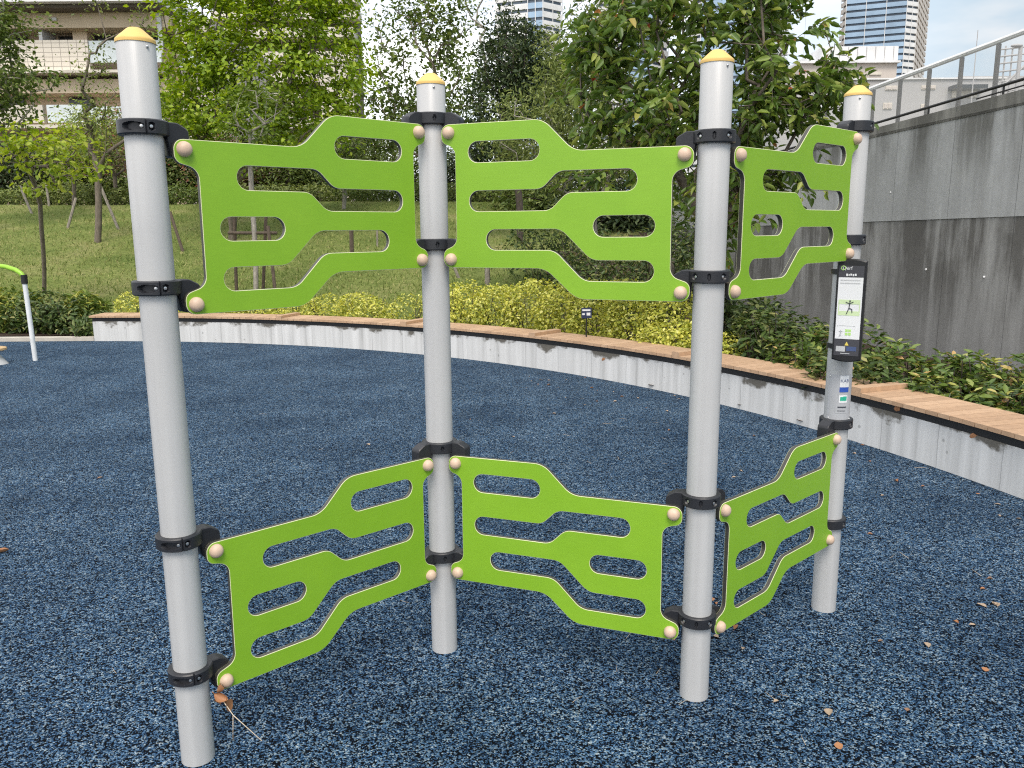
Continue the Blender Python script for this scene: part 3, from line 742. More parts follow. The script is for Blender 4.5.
def skeleton(base, trunk_pts, tips, rng=RNG, step=0.35, wob=0.06, up=0.15):
    nodes = [np.array(q, float) for q in trunk_pts]; par = [-1] + list(range(len(nodes) - 1))
    plen = [0.0]
    for i in range(1, len(nodes)): plen.append(plen[-1] + np.linalg.norm(nodes[i] - nodes[i - 1]))
    order = np.argsort(np.linalg.norm(tips - nodes[-1], axis=1)); ends = []
    arr = np.array(nodes); pl_ = np.array(plen)
    for ti in order:
        t = tips[ti]; dv = t - arr; dist = np.linalg.norm(dv, axis=1)
        cost = dist + 0.28 * pl_ + np.where(dv[:, 2] < -0.1 * dist, 0.6 * dist, 0)
        cost[0] += 1.0
        j = int(np.argmin(cost)); k = max(1, int(dist[j] / step)); a = arr[j]; prev = j; new = []; newl = []
        for s in range(1, k + 1):
            fr_ = s / k; q = a + (t - a) * fr_
            if s < k: q = q + rng.normal(size=3) * wob * step + np.array([0, 0, up * step * math.sin(math.pi * fr_)])
            idx_ = len(nodes); nodes.append(q); par.append(prev); plen.append(plen[prev] + np.linalg.norm(q - nodes[prev])); new.append(q); newl.append(plen[-1]); prev = idx_
        arr = np.vstack([arr, new]); pl_ = np.concatenate([pl_, newl]); ends.append(prev)
    return np.array(nodes), par, ends
def trunk_mesh(nodes, par, ends, r_tip, r_base, seg=6, power=0.5):
    cnt = np.zeros(len(nodes))
    for e in ends: cnt[e] += 1
    for i in range(len(nodes) - 1, 0, -1):
        if par[i] >= 0: cnt[par[i]] += cnt[i]
    rad = r_tip * np.maximum(cnt, 1) ** power
    k = r_base / max(rad[0], 1e-6); e = math.log(max(k, 1e-6)) / max(1e-6, math.log(max(cnt[0], 2)))
    rad = r_tip * np.maximum(cnt, 1) ** (power + e)
    mb = MB(); sg = seg
    for i in range(1, len(nodes)):
        p_ = par[i]; a = Vector(nodes[p_]); b_ = Vector(nodes[i])
        ra = min(rad[p_], rad[i] * 1.5) if p_ else rad[p_]
        d = b_ - a
        if d.length < 1e-5: continue
        mb.tube([a, b_ + d * 0.03], [ra, rad[i]], sg if rad[i] > 0.02 else 4, cap=False)
    return mb
def tree(name, label, cat, base, blobs, n_tips, per, leaf, lm, bk='bark', r_base=0.08, r_tip=0.006, sigma=0.22, trunk_h=0.35, group=None, step=0.35, kw=None, shell=0.4, trunks=1, lean=0.0, wob=0.08, sprays=0):
    base = Vector(base); rng = np.random.default_rng(abs(hash(label)) % 1000 if False else sum(map(ord, label)))
    root_ = thing(name, label, cat, base, group)
    tips = in_blobs(blobs, n_tips, rng, shell)
    cen = np.mean([tuple(b_[0]) for b_ in blobs], axis=0)
    mbs = MB()
    groups = np.arange(n_tips) % trunks
    for tk in range(trunks):
        tt = tips[groups == tk] if trunks > 1 else tips
        off = np.array([rng.uniform(-.12, .12) * (trunks > 1), rng.uniform(-.1, .1) * (trunks > 1), 0])
        b0 = np.array(base) + off
        top = b0 + (cen - b0) * trunk_h * np.array([0.55, 0.55, 1.0]) + np.array([rng.uniform(-.2, .2) * (trunks > 1), 0, 0])
        tp = [b0 + (top - b0) * s + np.array([math.sin(s * 5 + tk) * .02, 0, 0]) for s in np.linspace(0, 1, 5)]
        tp[0] = b0 - np.array([0, 0, .08])
        nd, pr, en = skeleton(b0, tp, tt, rng, step, wob)
        mb = trunk_mesh(nd, pr, en, r_tip, r_base); mbs.add(mb.v, mb.f)
    me = bpy.data.meshes.new('trunk'); me.from_pydata([Vector(q) - base for q in mbs.v], [], mbs.f); me.materials.append(M[bk]); me.shade_smooth()
    obj('trunk', me, root_)
    twig = MB()
    if sprays:
        P_, D_ = [], []
        for t in tips:
            o0 = t - cen; o0[2] *= 0.35; o0 /= np.linalg.norm(o0) + 1e-6
            for q in range(sprays):
                o = o0 * 0.8 + rng.normal(size=3) * np.array([.75, .75, .35]); o /= np.linalg.norm(o); Ls = rng.uniform(.22, .46)
                sdv = np.cross(o, [0, 0, 1.0]); sdv /= np.linalg.norm(sdv) + 1e-6
                start = t - o * .12 + rng.normal(size=3) * sigma * .5; sag = rng.uniform(.15, .5)
                path = lambda u: start + o * u * Ls + np.array([0, 0, -sag * u * u * Ls])
                twig.tube([path(0) - np.array(base), path(.5) - np.array(base), path(1) - np.array(base)], [.0035, .0025, .0012], 4, cap=False)
                for c in range(per):
                    u = (c + .6) / per; P_.append(path(u)); D_.append(o * .55 + sdv * (1 if c % 2 else -1) * .75 + np.array([0, 0, -.42]) + rng.normal(size=3) * .22)
        pos = np.array(P_); dirs = np.array(D_); V, Fq = leaves(pos, leaf, rng=rng, dirs=dirs, **(kw or {}))
        twig.build('twigs', M[bk], root_)
        quads_obj('crown', V - np.array(base), Fq, lm, root_)
        return root_
    rep = np.repeat(tips, per, axis=0)
    sg = sigma * (0.5 + rng.random((n_tips, 1)).repeat(per, 0))
    pos = rep + rng.normal(size=rep.shape) * sg * np.array([1, 1, 0.75])
    outw = pos - cen; outw /= np.linalg.norm(outw, axis=1)[:, None] + 1e-6
    V, Fq = leaves(pos, leaf, outward=outw * 0.5, rng=rng, **(kw or {}))
    me_o = quads_obj('crown', V, Fq, lm, root_, (0, 0, 0))
    co = np.empty(len(V) * 3, dtype=np.float32); me_o.data.vertices.foreach_get('co', co); co = co.reshape(-1, 3) - np.array(base, dtype=np.float32)
    me_o.data.vertices.foreach_set('co', co.ravel()); me_o.data.update()
    return root_
def blob(px, py, Y, rx, ry, depth=None):
    k = Y / F_PX; c_ = at(px, py, Y); return (c_, (rx * k, (depth if depth else (rx + ry) / 2 * k), ry * k))

LM = {
 'cherry': leafmat('cherry_leaf', [(0, (0.064, 0.111, 0.022)), (0.45, (0.121, 0.207, 0.036)), (0.8, (0.233, 0.322, 0.064)), (0.985, (0.394, 0.448, 0.107)), (0.996, (0.483, 0.251, 0.090)), (1.0, (0.537, 0.107, 0.054))], 0.33, 0.38, 0.5),
 'bright': leafmat('bright_green_leaf', [(0, (0.134, 0.221, 0.019)), (0.5, (0.255, 0.374, 0.033)), (0.9, (0.401, 0.522, 0.053)), (1, (0.535, 0.588, 0.095))], 0.4),
 'mid': leafmat('mid_green_leaf', [(0, (0.068, 0.108, 0.024)), (0.6, (0.142, 0.203, 0.045)), (1, (0.257, 0.311, 0.088))], 0.33),
 'dark': leafmat('dark_evergreen_leaf', [(0, (0.023, 0.042, 0.017)), (0.7, (0.058, 0.091, 0.033)), (1, (0.130, 0.163, 0.052))], 0.2),
 'olive': leafmat('olive_needle', [(0, (0.104, 0.143, 0.039)), (0.6, (0.195, 0.247, 0.065)), (1, (0.325, 0.364, 0.111))], 0.3),
 'yellow': leafmat('yellow_hedge_leaf', [(0, (0.181, 0.232, 0.039)), (0.35, (0.438, 0.476, 0.071)), (0.75, (0.708, 0.683, 0.129)), (1, (0.800, 0.800, 0.309))], 0.35),
 'lime': leafmat('lime_sapling_leaf', [(0, (0.17, 0.26, 0.025)), (0.6, (0.33, 0.43, 0.05)), (1, (0.5, 0.54, 0.1))], 0.45),
 'shrub': leafmat('glossy_shrub_leaf', [(0, (0.051, 0.096, 0.020)), (0.45, (0.115, 0.184, 0.038)), (0.8, (0.216, 0.280, 0.064)), (0.92, (0.457, 0.457, 0.127)), (1.0, (0.572, 0.343, 0.152))], 0.25, 0.3, 0.5),
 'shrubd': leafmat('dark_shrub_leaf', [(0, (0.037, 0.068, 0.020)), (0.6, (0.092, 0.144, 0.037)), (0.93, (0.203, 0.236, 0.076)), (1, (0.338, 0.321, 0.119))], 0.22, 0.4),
 'rust': leafmat('rusty_leaf', [(0, (0.108, 0.090, 0.042)), (0.5, (0.240, 0.192, 0.084)), (0.8, (0.360, 0.216, 0.120)), (1, (0.480, 0.144, 0.144))], 0.3),
 'fern': leafmat('cycad_leaf', [(0, (0.078, 0.130, 0.026)), (0.6, (0.195, 0.273, 0.052)), (1, (0.520, 0.494, 0.104))], 0.28),
}
def lz(x, y): return lawn_z(x, y)
def lawn_hit(px, py):
    d = ray(px, py); Y = 12.0
    while Y < 40:
        q = EYE + d * (Y / d.y)
        if q.z <= lz(q.x, q.y): return Vector((q.x, q.y, lz(q.x, q.y)))
        Y += .05
    return on_lawn(px, 25)
def on_lawn(px, Y):
    p_ = at(px, 240, Y); return Vector((p_.x, Y, lz(p_.x, Y)))

# --- trees
# large-leaved cherry close behind the bench on the right
b0 = Vector((1.98, 8.35, 0.04))
tree('cherry_tree', 'large leafy dark green cherry tree behind the bench beside the retaining wall', 'tree', b0,
     [blob(640, 70, 8.3, 62, 75, .8), blob(720, 60, 8.4, 70, 75, 1.0), blob(625, 140, 8.0, 50, 40, .5), blob(700, 150, 8.6, 60, 60, .9), blob(800, 95, 8.4, 55, 38, .5), blob(845, 62, 8.3, 22, 10, .2), blob(850, 78, 8.3, 26, 9, .2), blob(835, 100, 8.3, 22, 14, .25), blob(780, 18, 8.5, 50, 28, .5), blob(700, -40, 8.6, 110, 60, 1.0),
      blob(770, 150, 8.7, 45, 40, .6), blob(720, 205, 8.7, 40, 45, .6), blob(600, 40, 8.3, 24, 34, .4)],
     310, 10, 0.116, LM['cherry'], 'bark', 0.075, 0.0045, 0.13, 0.5, kw=dict(normal_up=0.5, droop=0.26, shape=(0.40, .5), fold=0.13, jitter=.28), shell=0.3, step=0.3, sprays=3)
# spray reaching right
tree('bright_tree', 'broad bright green tree with several slender trunks on the lawn', 'tree', on_lawn(232, 20),
     [blob(258, 60, 20, 88, 70, 1.6), blob(215, 20, 20, 60, 60, 1.4), blob(300, 20, 20, 58, 55, 1.3), blob(205, 95, 20, 45, 45, 1.0), blob(330, 70, 19.5, 36, 42, .8), blob(250, 130, 19.6, 60, 36, 1.2), blob(255, -40, 20, 90, 50, 1.6), blob(190, 130, 20, 35, 25, .8), blob(310, 120, 20, 45, 30, 1)],
     430, 68, 0.105, LM['bright'], 'bark', 0.05, 0.006, 0.16, 0.35, kw=dict(normal_up=0.5, shape=(0.6, .5)), trunks=4, step=0.5)
tree('sparse_tree', 'tall thin-crowned tree with sky showing between its leaves', 'tree', on_lawn(425, 24),
     [blob(415, 60, 24, 45, 65, 1.2), blob(455, 90, 24, 30, 45, .8), blob(385, 110, 24, 30, 30, .8), blob(440, 20, 24, 30, 35, .8), blob(420, 130, 24, 55, 25, 1)],
     230, 24, 0.12, LM['mid'], 'bark', 0.07, 0.007, 0.2, 0.4, kw=dict(normal_up=0.4, shape=(0.6, .5)), step=0.5)
tree('sparse_tree', 'bare upright tree with few leaves left of the dark evergreen', 'tree', on_lawn(484, 27),
     [blob(482, 30, 27, 16, 70, .5), blob(470, -20, 27, 22, 40, .5)], 40, 8, 0.1, LM['mid'], 'barkl', 0.05, 0.007, 0.2, 0.5, step=0.5)
tree('evergreen_tree', 'dark evergreen tree with dense layered crown near the photo middle', 'tree', on_lawn(520, 19),
     [blob(510, 60, 19, 34, 36, .8), blob(500, 30, 19, 15, 24, .5), blob(538, 64, 19, 28, 24, .7), blob(500, 105, 19, 32, 30, .8), blob(540, 100, 19, 36, 34, .8), blob(490, 140, 19, 26, 26, .7)],
     260, 60, 0.09, LM['dark'], 'barkd', 0.09, 0.006, 0.15, 0.5, kw=dict(normal_up=0.3), step=0.4)
tree('feathery_tree', 'soft olive green tree with bare pale twigs left of the cherry tree', 'tree', on_lawn(600, 14),
     [blob(575, 78, 14, 34, 28, .7), blob(590, 110, 13.5, 50, 45, .8), blob(530, 130, 13.5, 45, 30, .7), blob(590, 40, 14, 22, 26, .5), blob(556, 52, 14, 18, 16, .4), blob(560, 160, 13.5, 50, 35, .7), blob(640, 160, 13.5, 35, 40, .7)],
     240, 60, 0.075, LM['olive'], 'barkl', 0.055, 0.006, 0.15, 0.45, kw=dict(normal_up=0.3, shape=(0.3, .5)), step=0.35)
tree('slim_tree', 'slim upright tree with narrow airy crown left of the broad bright tree', 'tree', on_lawn(97, 19.5),
     [blob(100, 95, 19.5, 17, 45, .5), blob(97, 35, 19.5, 10, 34, .3), blob(100, 135, 19.5, 26, 26, .6), blob(152, 120, 19.5, 20, 28, .5), blob(142, 20, 20, 8, 10, .2)],
     85, 22, 0.085, LM['olive'], 'bark', 0.075, 0.006, 0.2, 0.45, kw=dict(normal_up=0.4), step=0.4)
tree('edge_tree', 'dark leafy tree at the left edge in front of the apartment building', 'tree', on_lawn(-12, 21),
     [blob(0, 30, 21, 16, 40, .6), blob(-8, 80, 21, 28, 36, .9), blob(34, 82, 21, 30, 9, .5), blob(6, 105, 21, 28, 20, .8), blob(28, 22, 21, 18, 7, .4), blob(-30, 20, 21, 36, 60, 1)],
     180, 28, 0.11, LM['mid'], 'barkl', 0.09, 0.007, 0.22, 0.45, kw=dict(normal_up=0.5, shape=(0.55, .5)), step=0.4)
p_ = at(43, 292, 13.4)
tree('sapling', 'young staked sapling with lime green leaves on the left lawn', 'tree', lawn_hit(44, 294),
     [blob(22, 138, 13.4, 34, 12, .4), blob(62, 142, 13.4, 30, 12, .35), blob(30, 160, 13.4, 32, 12, .4), blob(60, 168, 13.4, 16, 10, .3), blob(36, 186, 13.4, 18, 9, .25), blob(88, 168, 13.4, 14, 8, .2)],
     62, 10, 0.10, LM['lime'], 'bark', 0.036, 0.004, 0.10, 0.72, kw=dict(normal_up=0.5, hang=0.5, shape=(0.55, .5), droop=.15), step=0.3)
# thin lawn trees seen through the panels and between the posts
for px, Y, top, wdt, lab in ((77, 25, 150, 30, 'small lawn tree with a yellowish crown between two leaning stakes'), (345, 24, 165, 26, 'thin grey-trunked tree seen through the upper left panel slot'),
                             (372, 27, 170, 24, 'distant thin tree behind the lawn crest near the second post'), (118, 27, 150, 34, 'rusty leaved small tree beyond the lawn crest left of the first post'), (215, 24, 160, 30, 'rusty brown leaved tree seen under the bright tree')):
    rusty = 'rusty' in lab
    tree('lawn_tree', lab, 'tree', on_lawn(px, Y), [blob(px, top, Y, wdt, 22, .8), blob(px + 8, top - 25, Y, wdt * .8, 16, .7)], 90, 24, 0.10, LM['rust'] if rusty else (LM['lime'] if 'yellow' in lab else LM['mid']), 'barkl' if 'grey' in lab else 'bark', 0.06, 0.006, 0.2, 0.6, step=0.4)
# line of dense trees beyond the lawn crest
for k, (px, Y, py, rx, ry, lm) in enumerate(((-10, 30, 165, 60, 30, 'dark'), (55, 31, 168, 45, 24, 'olive'), (120, 32, 165, 42, 34, 'mid'), (175, 30, 150, 40, 40, 'mid'), (235, 31, 165, 42, 26, 'rust'), (300, 30, 150, 44, 38, 'mid'), (365, 33, 165, 46, 30, 'olive'), (430, 32, 165, 40, 34, 'mid'), (480, 28, 175, 40, 40, 'dark'), (545, 24, 190, 46, 45, 'mid'), (615, 21, 190, 46, 50, 'dark'))):
    nm = {0: 'dark thicket at the far left beyond the lawn crest', 1: 'olive bushy tree beyond the crest left of the slim tree', 2: 'green bushy tree beyond the crest behind the slim tree', 3: 'green bushy tree behind the first post', 4: 'rusty brown bushy tree behind the bright tree trunks', 5: 'green bushy tree behind the right of the bright tree', 6: 'olive bushy tree under the sparse tree', 7: 'green bushy tree directly behind the second post', 8: 'dark bushy tree under the evergreen', 9: 'mid green bushy tree behind the middle panel', 10: 'dark bushy tree behind the middle panel, next to the cherry'}[k]
    p_ = on_lawn(px, Y)
    tree('bushy_tree', nm, 'tree', p_, [blob(px, py, Y, rx, ry, 1.2), blob(px - rx * .5, py + 12, Y, rx * .7, ry * .7, 1), blob(px + rx * .5, py + 14, Y, rx * .7, ry * .7, 1), blob(px, py + 34, Y, rx * .9, 18, 1)], 190, 45, 0.13, LM[lm], 'barkd', 0.09, 0.008, 0.28, 0.4, group='bushy trees beyond the lawn crest', step=0.6)

# --- hedges and shrubs
def shrub(name, label, cat, blobs, n_, leaf, lm, group=None, kw=None, base=None, stems=14, shell=0.75, floor=0.04):
    rng = np.random.default_rng(sum(map(ord, label)))
    if base is None:
        c_ = blobs[0][0]; base = Vector((c_.x, c_.y, lz(c_.x, c_.y)))
    r_ = thing(name, label, cat, base, group)
    pos = in_blobs(blobs, n_, rng, shell)
    # uneven surface: clumped displacement
    dn = np.sin(pos[:, 0] * 9.0 + 3) * np.sin(pos[:, 1] * 8 + 1) * np.sin(pos[:, 2] * 10)
    cen = np.mean([tuple(b_[0]) for b_ in blobs], axis=0)
    cents = np.array([tuple(b_[0]) for b_ in blobs]); j = np.argmin(((pos[:, None] - cents[None]) ** 2).sum(2), axis=1)
    o_ = pos - cents[j]; o_ /= np.linalg.norm(o_, axis=1)[:, None] + 1e-6
    pos = pos + o_ * dn[:, None] * 0.09
    pos[:, 2] = np.maximum(pos[:, 2], floor + 0.02 * rng.random(n_))
    V, Fq = leaves(pos, leaf, outward=o_ * 0.8 + np.array([0, 0, .35]), rng=rng, **(kw or dict(normal_up=0.4)))
    V = V - np.array(base); quads_obj('foliage', V, Fq, lm, r_)
    mb = MB()
    for k in range(stems):
        b_ = blobs[rng.integers(len(blobs))]; c_ = Vector(b_[0]); a = rng.uniform(0, 6.28); rr_ = rng.uniform(0, .35)
        foot_ = Vector((c_.x + b_[1][0] * rr_ * math.cos(a), c_.y + b_[1][1] * rr_ * math.sin(a), lz(c_.x, c_.y) - .03)); tip = c_ + Vector((b_[1][0] * .8 * math.cos(a), b_[1][1] * .8 * math.sin(a), b_[1][2] * rng.uniform(.2, .9)))
        mid = (foot_ + tip) / 2 + Vector((rng.uniform(-.05, .05), rng.uniform(-.05, .05), .05)); mb.tube([foot_ - base, mid - base, tip - base], [.008, .006, .003], 5)
    mb.build('stems', M['barkd'], r_)
    return r_
def polar(a_deg, dr, z):
    a = R_(a_deg); return Vector((CX + (RAD + dr) * math.cos(a), CY + (RAD + dr) * math.sin(a), z))
def hedge(label, a0, a1, dr, half, h0, h1, leaf, lm, dens, group):
    leaf *= 0.9; dens *= 2.8
    bl = []; k = max(2, int(abs(a1 - a0) * R_(1) * RAD / 0.45))
    for i in range(k + 1):
        fr_ = i / k; h = h0 + (h1 - h0) * fr_; a = a0 + (a1 - a0) * fr_
        c_ = polar(a, dr + random.uniform(-.06, .06), h * 0.5 + .02); s = random.uniform(.92, 1.08)
        bl.append((c_, (0.36 * s, half * s, h * 0.5 * s)))
    n_ = int(dens * k)
    return shrub('hedge', label, 'hedge', bl, n_, leaf, lm, group, dict(normal_up=0.35, shape=(0.55, .5)), stems=10 * k)
def ang_of(px, py): q = onz(px, py); return math.degrees(math.atan2(q.y - CY, q.x - CX))
GH = 'yellow-green hedges behind the bench'
hedge('short yellow leaved hedge at the left end of the bench', 87.0, 80, 0.95, .45, .60, .66, 0.04, LM['yellow'], 900, GH)
hedge('low yellow leaved hedge under the left panel, just left of the second post', 79, 66.5, 0.85, .4, .56, .62, 0.04, LM['yellow'], 900, GH)
hedge('small sparse yellowish hedge just left of the second post', 65.5, 58.5, 0.85, .35, .60, .72, 0.04, LM['yellow'], 500, GH)
hedge('tall rounded yellow-green hedge under the middle panel', 57.5, 40.5, 1.05, .5, .82, .92, 0.042, LM['yellow'], 1250, GH)
hedge('small yellow-green bush between the tall hedge and the third post', 38.5, 35.5, 0.72, .32, .58, .5, 0.042, LM['yellow'], 900, GH)
# left shrubs by the kerb
GS = 'dark shrubs by the left kerb'
for k, (px, Y, top, rx, lm, lab) in enumerate(((8, 12.4, 288, 34, 'fern', 'pale spiky-leaved shrub at the left edge by the kerb'), (40, 12.3, 290, 30, 'shrubd', 'dark shrub behind the white post of the green exercise bar'), (68, 12.2, 300, 26, 'shrubd', 'dark shrub right of the white exercise post'), (84, 12.5, 292, 20, 'fern', 'light green spiky shrub beside the bench end'), (98, 12.0, 312, 16, 'shrubd', 'small dark shrub touching the left end of the bench'), (-30, 12.4, 290, 34, 'shrubd', 'dark shrub cut by the left photo edge'))):
    kk = Y / F_PX; zt = at(px, top, Y).z; c_ = at(px, 300, Y)
    shrub('kerb_shrub', lab, 'shrub', [(Vector((c_.x, Y, zt * .5)), (rx * kk, .4, zt * .5)), (Vector((c_.x - rx * kk * .5, Y - .1, zt * .42)), (rx * kk * .6, .35, zt * .4)), (Vector((c_.x + rx * kk * .5, Y - .1, zt * .4)), (rx * kk * .6, .35, zt * .38))], 1500, 0.11 if lm == 'fern' else 0.075, LM[lm], GS, dict(normal_up=0.35, shape=(0.2 if lm == 'fern' else 0.42, .5), droop=.1), stems=20)
# glossy shrubs in the bed between bench and retaining wall
GB = 'glossy shrubs in the right planting bed'
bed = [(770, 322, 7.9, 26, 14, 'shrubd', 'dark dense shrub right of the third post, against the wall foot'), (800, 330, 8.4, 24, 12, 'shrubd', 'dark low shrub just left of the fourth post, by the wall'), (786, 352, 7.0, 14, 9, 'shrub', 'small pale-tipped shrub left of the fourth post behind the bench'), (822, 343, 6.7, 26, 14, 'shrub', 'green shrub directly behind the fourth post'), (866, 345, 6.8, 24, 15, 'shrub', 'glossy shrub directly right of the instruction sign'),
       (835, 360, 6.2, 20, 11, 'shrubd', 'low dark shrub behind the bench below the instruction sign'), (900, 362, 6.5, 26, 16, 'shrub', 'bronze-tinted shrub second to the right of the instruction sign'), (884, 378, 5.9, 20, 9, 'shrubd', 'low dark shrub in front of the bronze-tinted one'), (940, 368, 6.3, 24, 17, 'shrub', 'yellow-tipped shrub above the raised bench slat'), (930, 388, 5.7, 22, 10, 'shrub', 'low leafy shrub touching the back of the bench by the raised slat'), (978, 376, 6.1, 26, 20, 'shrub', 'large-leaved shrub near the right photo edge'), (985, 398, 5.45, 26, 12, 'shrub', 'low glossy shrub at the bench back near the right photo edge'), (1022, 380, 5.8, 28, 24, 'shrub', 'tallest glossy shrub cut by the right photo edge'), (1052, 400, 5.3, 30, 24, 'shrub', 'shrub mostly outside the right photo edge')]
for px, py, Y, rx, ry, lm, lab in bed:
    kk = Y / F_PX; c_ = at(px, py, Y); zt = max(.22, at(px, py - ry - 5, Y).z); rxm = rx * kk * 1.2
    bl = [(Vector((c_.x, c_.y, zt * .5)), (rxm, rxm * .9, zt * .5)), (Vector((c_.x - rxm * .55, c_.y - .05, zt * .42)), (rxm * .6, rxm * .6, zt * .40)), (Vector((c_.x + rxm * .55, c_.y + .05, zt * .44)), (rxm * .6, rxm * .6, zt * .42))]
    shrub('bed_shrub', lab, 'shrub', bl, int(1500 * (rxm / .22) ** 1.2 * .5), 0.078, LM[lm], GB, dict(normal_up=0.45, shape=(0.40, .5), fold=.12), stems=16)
# dark undergrowth behind the right half of the bench and along the wall
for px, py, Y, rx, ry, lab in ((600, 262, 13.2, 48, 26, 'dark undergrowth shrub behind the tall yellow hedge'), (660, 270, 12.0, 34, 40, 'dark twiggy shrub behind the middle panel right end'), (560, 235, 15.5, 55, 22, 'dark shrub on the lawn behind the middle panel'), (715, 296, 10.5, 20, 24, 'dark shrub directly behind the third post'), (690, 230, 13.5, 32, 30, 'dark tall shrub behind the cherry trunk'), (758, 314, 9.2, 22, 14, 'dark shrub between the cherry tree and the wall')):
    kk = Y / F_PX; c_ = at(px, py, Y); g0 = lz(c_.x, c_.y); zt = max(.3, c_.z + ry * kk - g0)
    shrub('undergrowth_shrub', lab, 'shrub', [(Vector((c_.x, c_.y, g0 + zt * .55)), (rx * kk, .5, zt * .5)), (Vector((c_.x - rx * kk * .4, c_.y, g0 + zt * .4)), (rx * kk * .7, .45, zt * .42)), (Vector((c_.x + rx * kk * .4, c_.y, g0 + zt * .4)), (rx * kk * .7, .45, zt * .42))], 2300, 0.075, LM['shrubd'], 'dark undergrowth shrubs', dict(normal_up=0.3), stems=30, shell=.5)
# clipped dark hedge along the lawn crest
p0 = on_lawn(-60, 26.5); p1 = on_lawn(560, 25.5)
for k in range(9):
    a = k / 9; b_ = (k + 1) / 9; q0 = p0.lerp(p1, a); q1 = p0.lerp(p1, b_)
    bl = [(q0.lerp(q1, t) + Vector((0, random.uniform(-.2, .2), .25)), (.55, .5, random.uniform(.22, .45))) for t in (.1, .3, .5, .7, .9)]
    shrub('crest_hedge', ['stretch of low hedge on the lawn crest, far left end', 'stretch of low hedge on the crest left of the sapling', 'stretch of low hedge on the crest behind the slim tree', 'stretch of low hedge on the crest behind the first post', 'stretch of low hedge on the crest seen through the left panel', 'stretch of low hedge on the crest under the bright tree right side', 'stretch of low hedge on the crest left of the second post', 'stretch of low hedge on the crest behind the second post', 'stretch of low hedge on the crest behind the middle panel'][k], 'hedge', bl, 1800, 0.10, LM[('mid', 'olive', 'olive')[k % 3]], 'low hedge stretches along the lawn crest', stems=12)

# grass blades (uncountable)
rng = np.random.default_rng(5); nb = 26000
Yb = 12.6 + 12.5 * rng.random(nb) ** 1.3; Xb = rng.uniform(-0.68, 0.16, nb) * Yb
keep = np.hypot(Xb - CX, Yb - CY) > RAD + 1.6; Xb = Xb[keep]; Yb = Yb[keep]
pz = np.array([lz(a, b_) for a, b_ in zip(Xb, Yb)]); hb = rng.uniform(.03, .075, len(Xb)); ab = rng.uniform(0, 6.28, len(Xb)); wb_ = 0.012
V = np.empty((len(Xb), 4, 3)); dx = np.cos(ab) * wb_; dy = np.sin(ab) * wb_; lx = rng.normal(size=len(Xb)) * .03; ly = rng.normal(size=len(Xb)) * .03
V[:, 0] = np.c_[Xb - dx, Yb - dy, pz - .01]; V[:, 1] = np.c_[Xb + dx, Yb + dy, pz - .01]; V[:, 2] = np.c_[Xb + lx + dx * .3, Yb + ly + dy * .3, pz + hb]; V[:, 3] = np.c_[Xb + lx - dx * .3, Yb + ly - dy * .3, pz + hb]
gm = leafmat('grass_blade', [(0, (0.125, 0.18, 0.046)), (0.6, (0.24, 0.28, 0.086)), (1, (0.39, 0.36, 0.165))], .2, .8, .1)
tag(quads_obj('grass_blades', V.reshape(-1, 3), np.arange(len(Xb) * 4).reshape(-1, 4), gm), 'short tufts of mown grass on the lawn bank', 'grass', kind='stuff')
#PART3
# ------------------------------------------------------------------ lawn stakes and supports
def pole_between(name, label, a, b_, r, mat, group=None, extra=None):
    r_ = thing(name, label, 'stake', a, group); mb = MB(); mb.tube([(0, 0, -.1), Vector(b_) - Vector(a)], r, 8); mb.build('pole', mat, r_)
    if extra: mb = MB(); mb.tube(extra(Vector(b_) - Vector(a)), r * 1.5, 8); mb.build('binding', M['black'], r_)
    return r_
GK = 'wooden stakes propping lawn trees'
for (x0, y0, x1, y1, Y, lab) in ((66, 229, 76, 198, 20.5, 'pale stake leaning right, left of the slim tree'), (120, 230, 97, 178, 19.0, 'pale stake leaning left, right of the slim tree'), (33, 214, 20, 186, 18, 'pale stake leaning against the young sapling'), (184, 252, 170, 212, 15.5, 'dark stake beside the first grey post'), (53, 201, 46, 182, 24, 'pale stake far up the lawn behind the sapling')):
    p0 = lawn_hit(x0, y0); p1 = at(x1, y1, p0.y + .3)
    pole_between('tree_stake', lab, p0, p1, 0.035, M['staked'] if 'dark' in lab else M['stake'], GK)
# timber support frame seen through the left panel
Y = 14.6; p0 = on_lawn(252, Y)
sf = thing('tree_support_frame', 'timber support frame holding a small tree, seen through the left panel slots', 'tree support', p0)
pp = lambda px, py, dy=0: at(px, py, Y + dy) - p0
for (a, b_) in (((236, 288, .3), (234, 214, .1)), ((262, 287, .3), (266, 215, .1)), ((275, 280, -.3), (268, 226, -.1))):
    q1 = pp(*a); q1.z = -.05; mb = MB(); mb.tube([q1, pp(*b_)], .03, 8); mb.build('leg', M['staked'], sf)
mb = MB(); mb.tube([pp(228, 233), pp(277, 233)], .028, 8); mb.build('crossbar', M['staked'], sf)
tree('supported_tree', 'pale-trunked young tree held by the timber support frame', 'tree', p0, [blob(252, 110, Y, 34, 26, .5), blob(258, 150, Y, 26, 20, .4)], 60, 16, 0.08, LM['mid'], 'barkl', 0.045, 0.004, 0.15, 0.8, step=.3)
# slim posts on the lawn right of it
for px, Y, y1, r, mk, lab in ((351, 17.5, 216, .045, 'staked', 'brown upright post on the lawn seen through the left panel slot'), (377, 19, 214, .022, 'stake', 'thin grey rod standing on the lawn left of the second post'), (460, 16, 262, .03, 'stake', 'pale leaning stake on the lawn just right of the second post'), (671, 11.8, 258, .06, 'stake', 'grey upright post behind the middle panel low right slot'), (487, 15.5, 250, .05, 'stake', 'grey trunk-like post on the lawn below the middle panel')):
    p0 = on_lawn(px, Y); p1 = at(px + (-8 if 'leaning' in lab else 0), y1, Y)
    pole_between('lawn_post', lab, p0, p1, r, M[mk])

